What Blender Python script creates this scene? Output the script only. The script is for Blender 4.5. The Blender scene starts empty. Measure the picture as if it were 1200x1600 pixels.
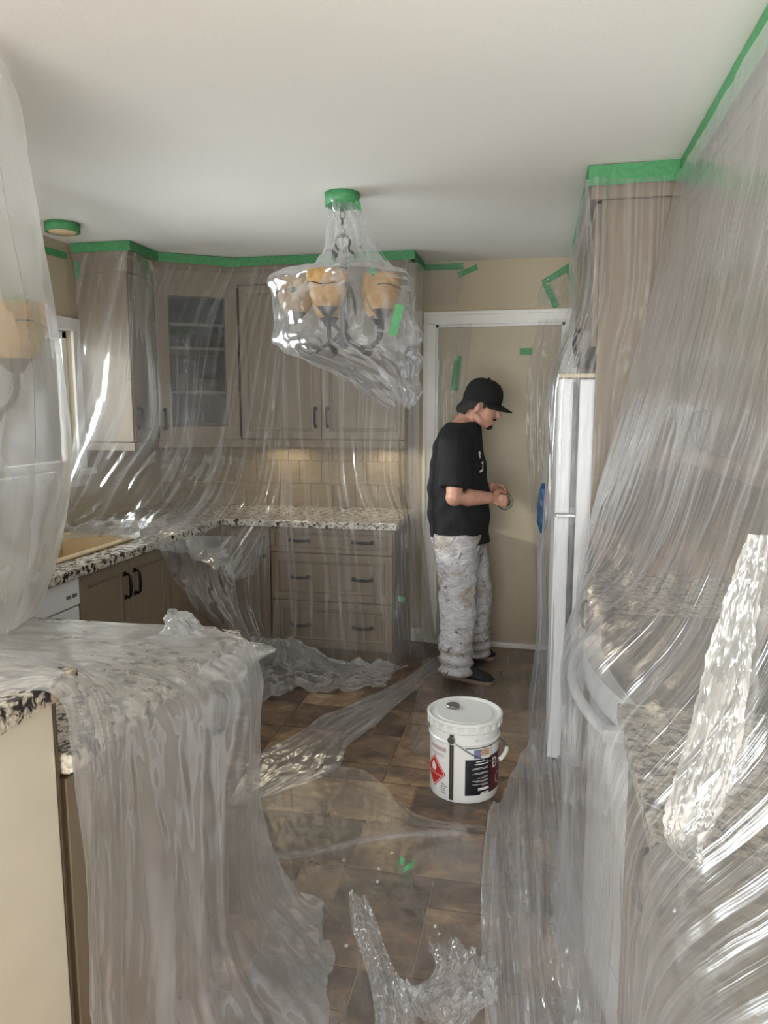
import bpy, bmesh, math, random
import numpy as np
from mathutils import Vector, Matrix, Euler
from mathutils.bvhtree import BVHTree

# ------------------------------------------------------------------ camera, world, light, exposure
scn = bpy.context.scene
COL = scn.collection
FPX, YAW, PITCH, CAMH = 1170.0, 11.7, 7.87, 1.526
cam_d = bpy.data.cameras.new('camera'); cam = bpy.data.objects.new('camera', cam_d); COL.objects.link(cam)
cam_d.sensor_fit = 'VERTICAL'; cam_d.sensor_height = 32.0; cam_d.lens = 32.0 * FPX / 1600.0
cam_d.clip_start = 0.02
cam.location = (0, 0, CAMH)
cam.rotation_euler = Euler((math.radians(90 - PITCH), 0, math.radians(YAW)), 'XYZ')
scn.camera = cam

scn.view_settings.view_transform = 'Standard'; scn.view_settings.look = 'None'
scn.view_settings.gamma = 1.0; scn.view_settings.use_curve_mapping = False
scn.view_settings.exposure = 0.12
scn.cycles.transparent_max_bounces = 14
scn.cycles.max_bounces = 5
scn.cycles.adaptive_threshold = 0.05

world = bpy.data.worlds.new('sky'); scn.world = world; world.use_nodes = True
wn = world.node_tree.nodes; wl = world.node_tree.links
bg = wn['Background']; bg.inputs[0].default_value = (0.82, 0.90, 1.0, 1); bg.inputs[1].default_value = 1.6

def area(name, loc, rot, sx, sy, power, color):
    l = bpy.data.lights.new(name, 'AREA'); l.shape = 'RECTANGLE'; l.size = sx; l.size_y = sy
    l.energy = power; l.color = color
    o = bpy.data.objects.new(name, l); COL.objects.link(o); o.location = loc; o.rotation_euler = rot
    return o
# daylight standing in the openings of the rear patio door and of the window over the sink
area('daylight_patio', (-0.95, -1.96, 1.10), (math.radians(112), 0, 0), 2.7, 2.0, 150, (1.0, 0.98, 0.95))
area('daylight_sink_window', (-2.66, 3.22, 1.57), (0, math.radians(-90), 0), 0.76, 1.18, 40, (0.94, 0.97, 1.0))
area('daylight_unseen_window', (-2.66, 0.10, 1.50), (0, math.radians(-90), 0), 1.05, 0.50, 55, (0.94, 0.97, 1.0))  # lamp in the unseen side window, added to light the right-hand plastic
sun_d = bpy.data.lights.new('sun', 'SUN'); sun_d.energy = 2.2; sun_d.angle = math.radians(1.2); sun_d.color = (1.0, 0.92, 0.80)
sun = bpy.data.objects.new('sun', sun_d); COL.objects.link(sun)
sun.rotation_euler = Vector((0.86, 0.36, -0.22)).to_track_quat('-Z', 'Y').to_euler()

# ------------------------------------------------------------------ pixel helpers (pixel -> direction -> point on a plane)
def _basis():
    y, p = math.radians(YAW), math.radians(PITCH)
    f = np.array([-math.sin(y)*math.cos(p), math.cos(y)*math.cos(p), -math.sin(p)])
    r = np.array([math.cos(y), math.sin(y), 0]); return f, r, np.cross(r, f)
_f, _r, _u = _basis(); _p = np.array([0, 0, CAMH])
def ray(x, y): return _r*(x-600)/FPX - _u*(y-800)/FPX + _f
def AY(x, y, Y): d = ray(x, y); return _p + d*Y/d[1]
def AZ(x, y, z): d = ray(x, y); return _p + d*(z-CAMH)/d[2]
def AX(x, y, X): d = ray(x, y); return _p + d*X/d[0]

# room constants (metres)
BACK, LEFT, RIGHT, REAR, CEIL = 4.75, -2.56, 0.84, -2.0, 2.42
CT, SLAB = 0.88, 0.04             # counter top height, slab thickness
UB, UT = 1.335, 2.27              # wall cabinets bottom / top

# ------------------------------------------------------------------ mesh helpers
class MB:
    def __init__(s): s.v = []; s.f = []
    def add(s, vs, fs, M=None):
        n = len(s.v)
        for v in vs:
            v = Vector(v); s.v.append(tuple(M @ v if M is not None else v))
        s.f += [tuple(i+n for i in f) for f in fs]; return s
    def box(s, x0, x1, y0, y1, z0, z1, M=None, b=0.0):
        if b <= 0:
            v = [(x0,y0,z0),(x1,y0,z0),(x1,y1,z0),(x0,y1,z0),(x0,y0,z1),(x1,y0,z1),(x1,y1,z1),(x0,y1,z1)]
            return s.add(v, [(0,3,2,1),(4,5,6,7),(0,1,5,4),(1,2,6,5),(2,3,7,6),(3,0,4,7)], M)
        bm = bmesh.new(); bmesh.ops.create_cube(bm, size=1)
        for q in bm.verts:
            q.co = Vector(((x0+x1)/2+q.co.x*(x1-x0), (y0+y1)/2+q.co.y*(y1-y0), (z0+z1)/2+q.co.z*(z1-z0)))
        bmesh.ops.bevel(bm, geom=bm.edges[:], offset=b, segments=2, affect='EDGES', profile=0.6)
        bm.verts.index_update()
        s.add([q.co.copy() for q in bm.verts], [[q.index for q in f.verts] for f in bm.faces], M); bm.free(); return s
    def tube(s, pts, r, n=8, M=None, caps=True, squash=None):
        pts = [Vector(p) for p in pts]; m = len(pts)
        rs = r if isinstance(r, (list, tuple)) else [r]*m
        vs = []; up = None
        for i, p in enumerate(pts):
            t = (pts[min(i+1, m-1)] - pts[max(i-1, 0)]).normalized()
            if up is None:
                up = Vector((0,0,1)) if abs(t.z) < 0.9 else Vector((1,0,0))
            up = (up - t*up.dot(t)).normalized(); sd = t.cross(up)
            for k in range(n):
                a = 2*math.pi*k/n
                vs.append(p + (up*math.sin(a) + sd*math.cos(a)*(squash or 1))*rs[i])
        fs = [(i*n+k, i*n+(k+1)%n, (i+1)*n+(k+1)%n, (i+1)*n+k) for i in range(m-1) for k in range(n)]
        if caps: fs += [tuple(range(n-1, -1, -1)), tuple((m-1)*n+k for k in range(n))]
        return s.add(vs, fs, M)
    def lathe(s, prof, c=(0,0,0), n=32, M=None):
        vs = []; fs = []; m = len(prof)
        for (r, z) in prof:
            for k in range(n):
                a = 2*math.pi*k/n; vs.append((c[0]+r*math.cos(a), c[1]+r*math.sin(a), c[2]+z))
        for i in range(m-1):
            for k in range(n): fs.append((i*n+k, i*n+(k+1)%n, (i+1)*n+(k+1)%n, (i+1)*n+k))
        if prof[0][0] > 1e-4: fs.append(tuple(range(n-1, -1, -1)))
        if prof[-1][0] > 1e-4: fs.append(tuple((m-1)*n+k for k in range(n)))
        return s.add(vs, fs, M)
    def ell(s, c, r, n=16, m=10, M=None, rot=None):
        vs = []; fs = []
        for i in range(m+1):
            t = math.pi*i/m
            for k in range(n):
                a = 2*math.pi*k/n
                q = Vector((r[0]*math.sin(t)*math.cos(a), r[1]*math.sin(t)*math.sin(a), r[2]*math.cos(t)))
                if rot is not None: q = rot @ q
                vs.append(q + Vector(c))
        for i in range(m):
            for k in range(n): fs.append((i*n+k, (i+1)*n+k, (i+1)*n+(k+1)%n, i*n+(k+1)%n))
        return s.add(vs, fs, M)
    def rings(s, rings, n=20, M=None):
        """closed loft of ellipses: each ring = (centre, axis_a vector, axis_b vector)"""
        vs = []
        for c, a, b in rings:
            c, a, b = Vector(c), Vector(a), Vector(b)
            for k in range(n):
                t = 2*math.pi*k/n; vs.append(c + a*math.cos(t) + b*math.sin(t))
        m = len(rings)
        fs = [(i*n+k, i*n+(k+1)%n, (i+1)*n+(k+1)%n, (i+1)*n+k) for i in range(m-1) for k in range(n)]
        fs += [tuple(range(n-1, -1, -1)), tuple((m-1)*n+k for k in range(n))]
        return s.add(vs, fs, M)
    def prism(s, poly, z0, z1, M=None):
        n = len(poly)
        return s.add([(x,y,z0) for x,y in poly]+[(x,y,z1) for x,y in poly],
                     [tuple(range(n-1,-1,-1)), tuple(range(n,2*n))]+[(i,(i+1)%n,n+(i+1)%n,n+i) for i in range(n)], M)
    def mesh(s, name, mat, smooth=False):
        me = bpy.data.meshes.new(name); me.from_pydata(s.v, [], s.f)
        bm = bmesh.new(); bm.from_mesh(me); bmesh.ops.remove_doubles(bm, verts=bm.verts[:], dist=1e-6)
        bmesh.ops.recalc_face_normals(bm, faces=bm.faces[:]); bm.to_mesh(me); bm.free()
        if mat is not None: me.materials.append(mat)
        if smooth: me.polygons.foreach_set('use_smooth', [True]*len(me.polygons))
        return me

def tag(o, label=None, cat=None, group=None, kind=None):
    if label: o['label'] = label
    if cat: o['category'] = cat
    if group: o['group'] = group
    if kind: o['kind'] = kind
    return o
def put(name, me, parent=None):
    o = bpy.data.objects.new(name, me); COL.objects.link(o)
    if parent is not None:
        o.parent = parent
        top = parent
        while top.parent: top = top.parent
        if parent is top: o.matrix_parent_inverse = Matrix.Translation(-Vector(top.location))
    return o
def obj(name, mb, mat, parent=None, smooth=False, angle=None):
    o = put(name, mb.mesh(name, mat, smooth or angle is not None), parent)
    if angle is not None:
        o.data.set_sharp_from_angle(angle=math.radians(angle))
    return o
def thing(name, label, cat, loc, group=None):
    o = bpy.data.objects.new(name, None); COL.objects.link(o); o.location = loc; o.empty_display_size = 0.1
    return tag(o, label, cat, group)
def struct(name, mb, mat, parent=None):
    o = obj(name, mb, mat, parent)
    if parent is None: o['kind'] = 'structure'
    return o
def T(x, y, z, a=0): return Matrix.Translation((x, y, z)) @ Matrix.Rotation(math.radians(a), 4, 'Z')

# ------------------------------------------------------------------ materials
def lin(*c): return tuple(((v/255.0/12.92) if v/255.0 <= 0.04045 else ((v/255.0+0.055)/1.055)**2.4) for v in c) + (1,)
class NT:
    def __init__(s, name):
        s.m = bpy.data.materials.new(name); s.m.use_nodes = True
        s.t = s.m.node_tree; s.n = s.t.nodes; s.l = s.t.links; s.b = s.n['Principled BSDF']; s.out = s.n['Material Output']
    def node(s, kind, **kw):
        n = s.n.new(kind)
        for k, v in kw.items():
            if k.startswith('_'): setattr(n, k[1:], v)
        for k, v in kw.items():
            if not k.startswith('_'):
                key = int(k[1:]) if k[0] == 'i' and k[1:].isdigit() else k.replace('__', ' ')
                s.set(n.inputs[key], v)
        return n
    def set(s, inp, v):
        if isinstance(v, bpy.types.NodeSocket): s.l.new(v, inp)
        else: inp.default_value = v
    def coord(s, which='Object'): return s.node('ShaderNodeTexCoord').outputs[which]
    def mapping(s, vec, scale=(1,1,1), rot=(0,0,0), loc=(0,0,0)):
        return s.node('ShaderNodeMapping', Vector=vec, Scale=scale, Rotation=rot, Location=loc).outputs[0]
    def noise(s, vec, scale, detail=4, rough=0.5, dist=0.0, kind='FBM'):
        n = s.n.new('ShaderNodeTexNoise'); n.noise_type = kind
        s.set(n.inputs['Vector'], vec); n.inputs['Scale'].default_value = scale; n.inputs['Detail'].default_value = detail
        n.inputs['Roughness'].default_value = rough; n.inputs['Distortion'].default_value = dist
        return n.outputs[0]
    def vor(s, vec, scale, feature='F1', out='Distance'):
        n = s.n.new('ShaderNodeTexVoronoi'); n.feature = feature; s.set(n.inputs['Vector'], vec); n.inputs['Scale'].default_value = scale
        return n.outputs[out]
    def ramp(s, fac, stops, interp='LINEAR'):
        n = s.n.new('ShaderNodeValToRGB'); s.set(n.inputs[0], fac); e = n.color_ramp.elements; n.color_ramp.interpolation = interp
        while len(e) < len(stops): e.new(0.5)
        for q, (p, c) in zip(e, stops): q.position = p; q.color = c if len(c) == 4 else (*c, 1)
        return n.outputs[0]
    def math(s, op, a, b=0.0, clamp=False):
        n = s.n.new('ShaderNodeMath'); n.operation = op; n.use_clamp = clamp; s.set(n.inputs[0], a); s.set(n.inputs[1], b); return n.outputs[0]
    def mix(s, fac, a, b, mode='MIX'):
        n = s.n.new('ShaderNodeMix'); n.data_type = 'RGBA'; n.blend_type = mode
        s.set(n.inputs[0], fac); s.set(n.inputs[6], a); s.set(n.inputs[7], b); return n.outputs[2]
    def bump(s, h, strength=0.3, dist=0.01):
        n = s.n.new('ShaderNodeBump'); n.inputs['Strength'].default_value = strength; n.inputs['Distance'].default_value = dist
        s.set(n.inputs['Height'], h); return n.outputs[0]
    def std(s, color=None, rough=0.5, metal=0.0, normal=None, spec=None, coat=None):
        if color is not None: s.set(s.b.inputs['Base Color'], color)
        s.set(s.b.inputs['Roughness'], rough); s.b.inputs['Metallic'].default_value = metal
        if normal is not None: s.l.new(normal, s.b.inputs['Normal'])
        if spec is not None: s.b.inputs['Specular IOR Level'].default_value = spec
        if coat is not None: s.b.inputs['Coat Weight'].default_value = coat
        return s.m
def plain(name, rgb, rough=0.5, metal=0.0, nscale=30, namt=0.08, bump=0.0, **kw):
    t = NT(name); c = lin(*rgb); co = t.coord()
    n = t.noise(co, nscale, 4)
    d = tuple(v*(1-namt*2) for v in c[:3])+(1,); b = tuple(min(1, v*(1+namt)) for v in c[:3])+(1,)
    col = t.ramp(n, [(0.3, d), (0.7, b)])
    return t.std(col, rough, metal, t.bump(n, bump, 0.002) if bump else None, **kw)

M = {}
M['ceiling'] = plain('ceiling_paint', (226,224,218), 0.9, nscale=140, namt=0.015, bump=0.15)
M['wall'] = plain('wall_paint', (178,165,142), 0.75, nscale=60, namt=0.02, bump=0.08)
M['door'] = plain('door_paint', (172,160,138), 0.5, nscale=20, namt=0.02)
M['trim'] = plain('trim_white', (222,220,214), 0.45, nscale=20, namt=0.02)
M['grout'] = plain('floor_grout', (176,156,134), 0.7, nscale=40, namt=0.1)
M['tape'] = plain('green_masking_tape', (74,146,94), 0.6, nscale=60, namt=0.10, bump=0.3)
M['iron'] = plain('black_iron', (38,33,31), 0.45, 0.6, nscale=80, namt=0.2, bump=0.2)
M['pull'] = plain('dark_bronze_pull', (44,40,40), 0.35, 0.7, nscale=60, namt=0.1)
M['enamel'] = plain('white_enamel', (232,234,236), 0.18, nscale=5, namt=0.01)
M['bisque'] = plain('bisque_sink', (205,182,145), 0.25, nscale=5, namt=0.01)
M['pail'] = plain('pail_white', (228,230,228), 0.22, nscale=14, namt=0.015)
M['steel'] = plain('steel_grey', (150,150,150), 0.3, 0.9, nscale=30, namt=0.05)
M['darkgrey'] = plain('dark_grey', (55,55,58), 0.5, nscale=30, namt=0.05)
M['seam'] = plain('seam_brown', (92,82,70), 0.4, 0.5, nscale=60, namt=0.1)
M['labelblack'] = plain('label_black', (26,27,36), 0.35, nscale=30, namt=0.04)
M['labelmaroon'] = plain('label_maroon', (84,22,30), 0.35, nscale=30, namt=0.04)
M['labelred'] = plain('label_red', (188,36,42), 0.35, nscale=30, namt=0.04)
M['labelwhite'] = plain('label_white', (226,224,220), 0.35, nscale=30, namt=0.02)
M['labelpink'] = plain('label_pink_print', (196,170,174), 0.4, nscale=120, namt=0.05)
M['labelblue'] = plain('label_blue_print', (128,138,176), 0.4, nscale=90, namt=0.2)
M['labeltan'] = plain('label_tan_print', (196,160,136), 0.4, nscale=90, namt=0.2)
M['shelf'] = plain('pale_shelf', (196,184,166), 0.5, nscale=20, namt=0.03)
M['labelgrey'] = plain('label_grey_print', (110,108,106), 0.4, nscale=90, namt=0.1)
M['black_glass'] = plain('cooktop_glass', (14,16,20), 0.08, nscale=5, namt=0.02)
M['shirt'] = plain('black_cotton', (19,20,25), 0.9, nscale=40, namt=0.25, bump=0.5)
M['cap'] = plain('black_cap_cloth', (17,16,17), 0.9, nscale=120, namt=0.2, bump=0.3)
M['hair'] = plain('dark_brown_hair', (30,23,20), 0.7, nscale=200, namt=0.3, bump=0.8)
M['skin'] = plain('skin', (190,142,122), 0.5, nscale=25, namt=0.08)
M['shoe'] = plain('charcoal_shoe', (42,42,45), 0.8, nscale=60, namt=0.2, bump=0.4)
M['sole'] = plain('shoe_sole', (150,132,118), 0.7, nscale=60, namt=0.15)
M['eyewhite'] = plain('eye_white', (215,210,205), 0.3, nscale=10, namt=0.01)
M['bluebag'] = plain('blue_plastic', (12,68,106), 0.5, nscale=30, namt=0.2, bump=0.5)
M['capwood'] = plain('fridge_hinge_cover_beige', (214,196,160), 0.5, nscale=30, namt=0.06)
M['taperoll'] = plain('sage_tape_roll', (128,134,118), 0.6, nscale=60, namt=0.08)
M['chip'] = plain('paint_chip', (226,222,208), 0.6, nscale=60, namt=0.05)
M['soap'] = plain('crockery', (200,190,176), 0.3, nscale=20, namt=0.05)
M['crock2'] = plain('tan_crockery', (170,130,96), 0.35, nscale=20, namt=0.1)
M['satin'] = plain('cream_gloss_panel', (240,233,216), 0.26, 0.2, nscale=8, namt=0.02)

def cabinet_mat(name, rgb):
    t = NT(name); co = t.mapping(t.coord(), (14, 14, 1.4))
    n = t.noise(co, 4, 6, 0.6, 0.4); c = lin(*rgb)
    col = t.ramp(n, [(0.25, tuple(v*0.86 for v in c[:3])), (0.75, tuple(v*1.08 for v in c[:3]))])
    return t.std(col, 0.42, 0, t.bump(n, 0.08, 0.002))
M['cab'] = cabinet_mat('taupe_cabinet', (136,121,102))
M['glaze'] = cabinet_mat('brown_glaze_line', (84,70,56))

def granite():
    t = NT('granite'); co = t.coord()
    a = t.noise(co, 40, 6, 0.62, 0.5); b = t.noise(co, 90, 4, 0.6, 0.3); d = t.noise(co, 9, 3)
    base = t.ramp(b, [(0.35, lin(150,138,122)), (0.5, lin(206,198,184)), (0.7, lin(228,222,212))])
    dark = t.ramp(a, [(0.50, (0,0,0)), (0.57, (1,1,1))])
    brown = t.ramp(d, [(0.55, (0,0,0)), (0.72, (1,1,1))])
    c = t.mix(t.math('MULTIPLY', brown, 0.55), base, lin(150,122,92))
    c = t.mix(dark, c, lin(40,36,36))
    return t.std(c, 0.14)
M['granite'] = granite()

def slate():
    t = NT('slate_tile'); co = t.coord(); oi = t.node('ShaderNodeObjectInfo').outputs
    off = t.node('ShaderNodeCombineXYZ', X=t.math('MULTIPLY', oi['Random'], 37.0), Y=t.math('MULTIPLY', oi['Random'], 91.0)).outputs[0]
    va = t.node('ShaderNodeVectorMath', _operation='ADD', i0=co, i1=off).outputs[0]
    mp = t.mapping(va, (1, 1.35, 1), (0, 0, 0.35))
    n1 = t.noise(mp, 4.0, 8, 0.66, 0.7); n2 = t.noise(mp, 16, 6, 0.65, 0.8)
    f = t.math('ADD', t.math('MULTIPLY', n1, 0.8), t.math('MULTIPLY', n2, 0.35))
    f = t.math('ADD', f, t.math('MULTIPLY', t.math('SUBTRACT', oi['Random'], 0.5), 0.16))
    col = t.ramp(f, [(0.36, lin(64,54,47)), (0.50, lin(98,81,67)), (0.60, lin(128,104,84)), (0.70, lin(160,132,104)), (0.80, lin(194,168,134))])
    return t.std(col, t.ramp(n2, [(0.3, (.30,.30,.30)), (0.8, (.48,.48,.48))]), 0, t.bump(n2, 0.25, 0.004))
M['slate'] = slate()

def splash_mat():
    t = NT('travertine_tile'); co = t.coord(); r = t.node('ShaderNodeObjectInfo').outputs['Random']
    n = t.noise(t.mapping(co, (1, 1, 3)), 12, 6, 0.6, 0.5)
    f = t.math('ADD', t.math('MULTIPLY', n, 0.7), t.math('MULTIPLY', r, 0.14))
    return t.std(t.ramp(f, [(0.25, lin(132,117,95)), (0.6, lin(164,148,122))]), 0.4)
M['splash'] = splash_mat()

def amber():
    t = NT('amber_glass_shade'); co = t.coord(); n = t.noise(co, 14, 5, 0.6, 0.8)
    col = t.ramp(n, [(0.3, lin(196,150,88)), (0.7, lin(236,206,150))])
    t.std(col, 0.4); t.b.inputs['Subsurface Weight'].default_value = 0.0
    tr = t.node('ShaderNodeBsdfTranslucent', Color=col).outputs[0]
    mx = t.node('ShaderNodeMixShader', i0=0.45, i1=t.b.outputs[0], i2=tr).outputs[0]
    t.l.new(mx, t.out.inputs['Surface']); return t.m
M['amber'] = amber()

def glass(name, tint, dark=0.0):
    t = NT(name); co = t.coord(); n = t.noise(co, 3, 2)
    tr = t.node('ShaderNodeBsdfTransparent', Color=tint).outputs[0]
    gl = t.node('ShaderNodeBsdfGlossy', Color=(1,1,1,1), Roughness=0.03).outputs[0]
    fr = t.node('ShaderNodeFresnel', IOR=1.5, Normal=t.bump(n, 0.05, 0.01)).outputs[0]
    t.l.new(t.node('ShaderNodeMixShader', i0=fr, i1=tr, i2=gl).outputs[0], t.out.inputs['Surface']); return t.m
M['glass'] = glass('window_glass', (0.95,0.97,0.97,1)); M['smoke_glass'] = glass('cabinet_glass', (0.74,0.76,0.78,1))

def pants_mat():
    t = NT('stained_white_canvas'); co = t.coord()
    a = t.noise(co, 9, 6, 0.65, 0.6); b = t.noise(co, 34, 5, 0.6, 0.5); g = t.noise(co, 3.2, 3)
    c = t.mix(t.ramp(a, [(0.47, (0,0,0)), (0.66, (1,1,1))]), lin(186,184,188), lin(150,139,124))
    c = t.mix(t.math('MULTIPLY', t.ramp(b, [(0.60, (0,0,0)), (0.66, (1,1,1))]), t.ramp(g, [(0.40, (0,0,0)), (0.6, (1,1,1))])), c, lin(72,64,58))
    return t.std(c, 0.9, 0, t.bump(t.noise(t.mapping(co, (1,1,2.2)), 11, 4, 0.55, 1.5), 0.6, 0.05))
M['pants'] = pants_mat()

def film(name, haze=0.12, crinkle=0.5, cscale=18, folds=(26, 1.2), fold_str=0.5, tint=(0.93,0.94,0.95,1), rough=0.16, patch=0.5, gloss=1.0, milk=(0.80,0.81,0.83,1), graze=0.30, trans=0.45):
    """clear polythene: mostly transparent, a milky part that scatters, glossy wrinkles"""
    t = NT(name); ob = t.coord(); uv = t.coord('UV')
    fo = t.noise(t.mapping(uv, (folds[0], folds[1], 1)), 1.0, 3, 0.62, 0.25)
    cr = t.noise(ob, cscale, 3, 0.55, 0.9, 'RIDGED_MULTIFRACTAL')
    crn = t.math('MULTIPLY', cr, crinkle)
    big = t.noise(ob, 2.3, 1, 0.5)
    h = t.math('ADD', t.math('MULTIPLY', fo, fold_str), t.math('MULTIPLY', crn, 0.10))
    nb = t.bump(h, 0.6, 0.010)
    lw = t.node('ShaderNodeLayerWeight', Blend=0.35).outputs['Facing']
    op = t.math('MULTIPLY', t.math('POWER', lw, 3.0), graze)
    ridge = t.ramp(fo, [(0.50, (0,0,0)), (0.62, (1,1,1)), (0.70, (0.1,0.1,0.1))])
    op = t.math('ADD', op, t.math('MULTIPLY', ridge, 0.16*fold_str*2))
    op = t.math('ADD', op, t.math('MULTIPLY', t.math('MULTIPLY', t.math('POWER', crn, 3.0), 0.10), 1.0))
    op = t.math('ADD', op, haze)
    op = t.math('MULTIPLY', op, t.math('ADD', 1.0-patch/2, t.math('MULTIPLY', big, patch)), True)
    op = t.math('MINIMUM', op, 0.92)
    df = t.node('ShaderNodeBsdfDiffuse', Color=milk, Normal=nb).outputs[0]
    tl = t.node('ShaderNodeBsdfTranslucent', Color=milk, Normal=nb).outputs[0]
    sc = t.node('ShaderNodeMixShader', i0=trans, i1=df, i2=tl).outputs[0]
    tp = t.node('ShaderNodeBsdfTransparent', Color=tint).outputs[0]
    body = t.node('ShaderNodeMixShader', i0=op, i1=tp, i2=sc).outputs[0]
    gl = t.node('ShaderNodeBsdfGlossy', Color=(1,1,1,1), Roughness=rough, Normal=nb).outputs[0]
    fr = t.node('ShaderNodeFresnel', IOR=1.40).outputs[0]
    fr = t.math('MINIMUM', t.math('MULTIPLY', fr, 1.0*gloss), 0.45)
    t.l.new(t.node('ShaderNodeMixShader', i0=fr, i1=body, i2=gl).outputs[0], t.out.inputs['Surface'])
    return t.m
M['film'] = film('clear_film', 0.10, 1.1, 24, (30, 1.0), 0.7, gloss=0.45, rough=0.2)
M['film_right'] = film('clear_film_stretched', 0.20, 0.35, 22, (90, 0.8), 0.6, patch=0.7, gloss=0.5)
M['film_bag'] = film('bag_film', 0.13, 1.0, 16, (16, 2.0), 0.7, patch=0.8, graze=0.4, rough=0.2, gloss=0.6)
M['film_milky'] = film('milky_film', 0.42, 0.5, 12, (14, 1.5), 0.25, patch=0.4, gloss=0.4, trans=0.75, milk=(0.92,0.92,0.90,1))
M['film_pen'] = film('thick_film', 0.33, 0.6, 14, (14, 0.8), 0.4, patch=0.8, gloss=0.28, rough=0.22)
M['film_floor'] = film('floor_film', 0.0, 0.7, 10, (8, 3.0), 0.3, patch=1.2, gloss=0.2, rough=0.3, graze=0.10)
M['film_crumple'] = film('crumpled_film', 0.24, 1.0, 26, (14, 5.0), 0.5, patch=0.8, rough=0.2, gloss=0.4, graze=0.2)
M['film_tuft'] = film('tuft_film', 0.32, 0.8, 22, (14, 2.0), 0.5, patch=0.6, rough=0.2, gloss=0.4)
M['film_wall'] = film('wall_film', 0.04, 1.0, 20, (6, 2.0), 0.35, patch=0.6, gloss=0.6)
M['film_sunlit'] = film('sunlit_crinkled_film', 0.62, 1.6, 30, (9, 4.0), 0.9, patch=0.3, rough=0.15, milk=(0.88,0.87,0.84,1))  # pale, dense milk colour stands in for sunlight on the crinkled plastic

# ------------------------------------------------------------------ structure
rnd = random.Random(7)
mb = MB().box(LEFT-0.1, RIGHT+0.1, REAR-0.1, BACK+0.1, -0.12, -0.006)
floor = struct('floor', mb, M['grout'])
def tiles():
    g = 0.1475; x0, y0 = -0.595-13*g, 1.075
    nx, ny = 19, 26
    occ = [[False]*ny for _ in range(nx)]; cache = {}
    sizes = [(2,2),(2,2),(3,2),(2,3),(2,1),(1,2),(1,1),(3,2),(2,2)]
    for j in range(ny):
        for i in range(nx):
            if occ[i][j]: continue
            cand = sizes[:]; rnd.shuffle(cand); cand.append((1,1))
            for w, h in cand:
                if i+w > nx or j+h > ny: continue
                if any(occ[a][b] for a in range(i, i+w) for b in range(j, j+h)): continue
                break
            for a in range(i, i+w):
                for b in range(j, j+h): occ[a][b] = True
            xa, ya = x0+i*g, y0+j*g
            # what stands wholly under the fitted cabinets is not laid
            if xa > 0.30 or (xa+w*g < -1.95) or (ya > 4.30 and xa+w*g < -0.85) or ya > BACK or (xa+w*g < -0.85 and ya+h*g < 1.85): continue
            if (w, h) not in cache:
                q = 0.0026; ww, hh, b = w*g/2-q, h*g/2-q, 0.0022
                m2 = MB(); vs = []
                for (e, z) in ((0, -0.006), (0, -b*0.5), (b, 0.0)):
                    vs += [(-ww+e,-hh+e,z),(ww-e,-hh+e,z),(ww-e,hh-e,z),(-ww+e,hh-e,z)]
                fs = [(8,9,10,11)]
                for r in (0, 4):
                    for k in range(4): fs.append((r+k, r+(k+1)%4, r+4+(k+1)%4, r+4+k))
                m2.add(vs, fs); cache[(w, h)] = m2.mesh('tile', M['slate'])
            o = put('tile', cache[(w, h)], floor); o.location = (xa+w*g/2, ya+h*g/2, rnd.uniform(-0.0006, 0.0006))
tiles()
struct('ceiling', MB().box(LEFT-0.1, RIGHT+0.1, REAR-0.1, BACK+0.1, CEIL, CEIL+0.12), M['ceiling'])
# back wall with the door opening
DX0, DX1, DH = -0.655, 0.135, 2.045
wb = MB(); 
for a in ((LEFT-0.1, DX0, 0, CEIL), (DX1, RIGHT+0.1, 0, CEIL), (DX0, DX1, DH, CEIL)): wb.box(a[0], a[1], BACK, BACK+0.12, a[2], a[3])
wall_back = struct('wall_back', wb, M['wall'])
# left wall with window opening
WY0, WY1, WZ0, WZ1 = 2.62, 3.80, 1.19, 1.95
wl_ = MB()
SWY0, SWY1, SWZ0, SWZ1 = -0.15, 0.35, 0.98, 2.03
for a in ((REAR-0.1, SWY0, 0, CEIL), (SWY1, WY0, 0, CEIL), (SWY0, SWY1, 0, SWZ0), (SWY0, SWY1, SWZ1, CEIL), (WY1, BACK+0.1, 0, CEIL), (WY0, WY1, 0, WZ0), (WY0, WY1, WZ1, CEIL)): wl_.box(LEFT-0.12, LEFT, a[0], a[1], a[2], a[3])
struct('wall_left', wl_, M['wall'])
wall_right = struct('wall_right', MB().box(RIGHT, RIGHT+0.12, REAR-0.1, BACK+0.1, 0, CEIL), M['wall'])
PX0, PX1, PZ1 = -2.3, 0.4, 2.1
wr = MB()
for a in ((LEFT-0.1, PX0, 0, CEIL), (PX1, RIGHT+0.1, 0, CEIL), (PX0, PX1, PZ1, CEIL), (PX0, PX1, 0, 0.08)): wr.box(a[0], a[1], REAR-0.12, REAR, a[2], a[3])
struct('wall_rear', wr, M['wall'])
# patio door (behind the viewer), four panes
w2 = struct('window_2', MB().box(PX0, PX1, REAR-0.10, REAR-0.04, 0.08, 0.13).box(PX0, PX1, REAR-0.10, REAR-0.04, PZ1-0.06, PZ1), M['trim'])
for k in range(4):
    x = PX0 + (PX1-PX0-0.05)*k/3
    obj('mullion', MB().box(x, x+0.05, REAR-0.10, REAR-0.04, 0.13, PZ1-0.06), M['trim'], w2)
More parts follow.
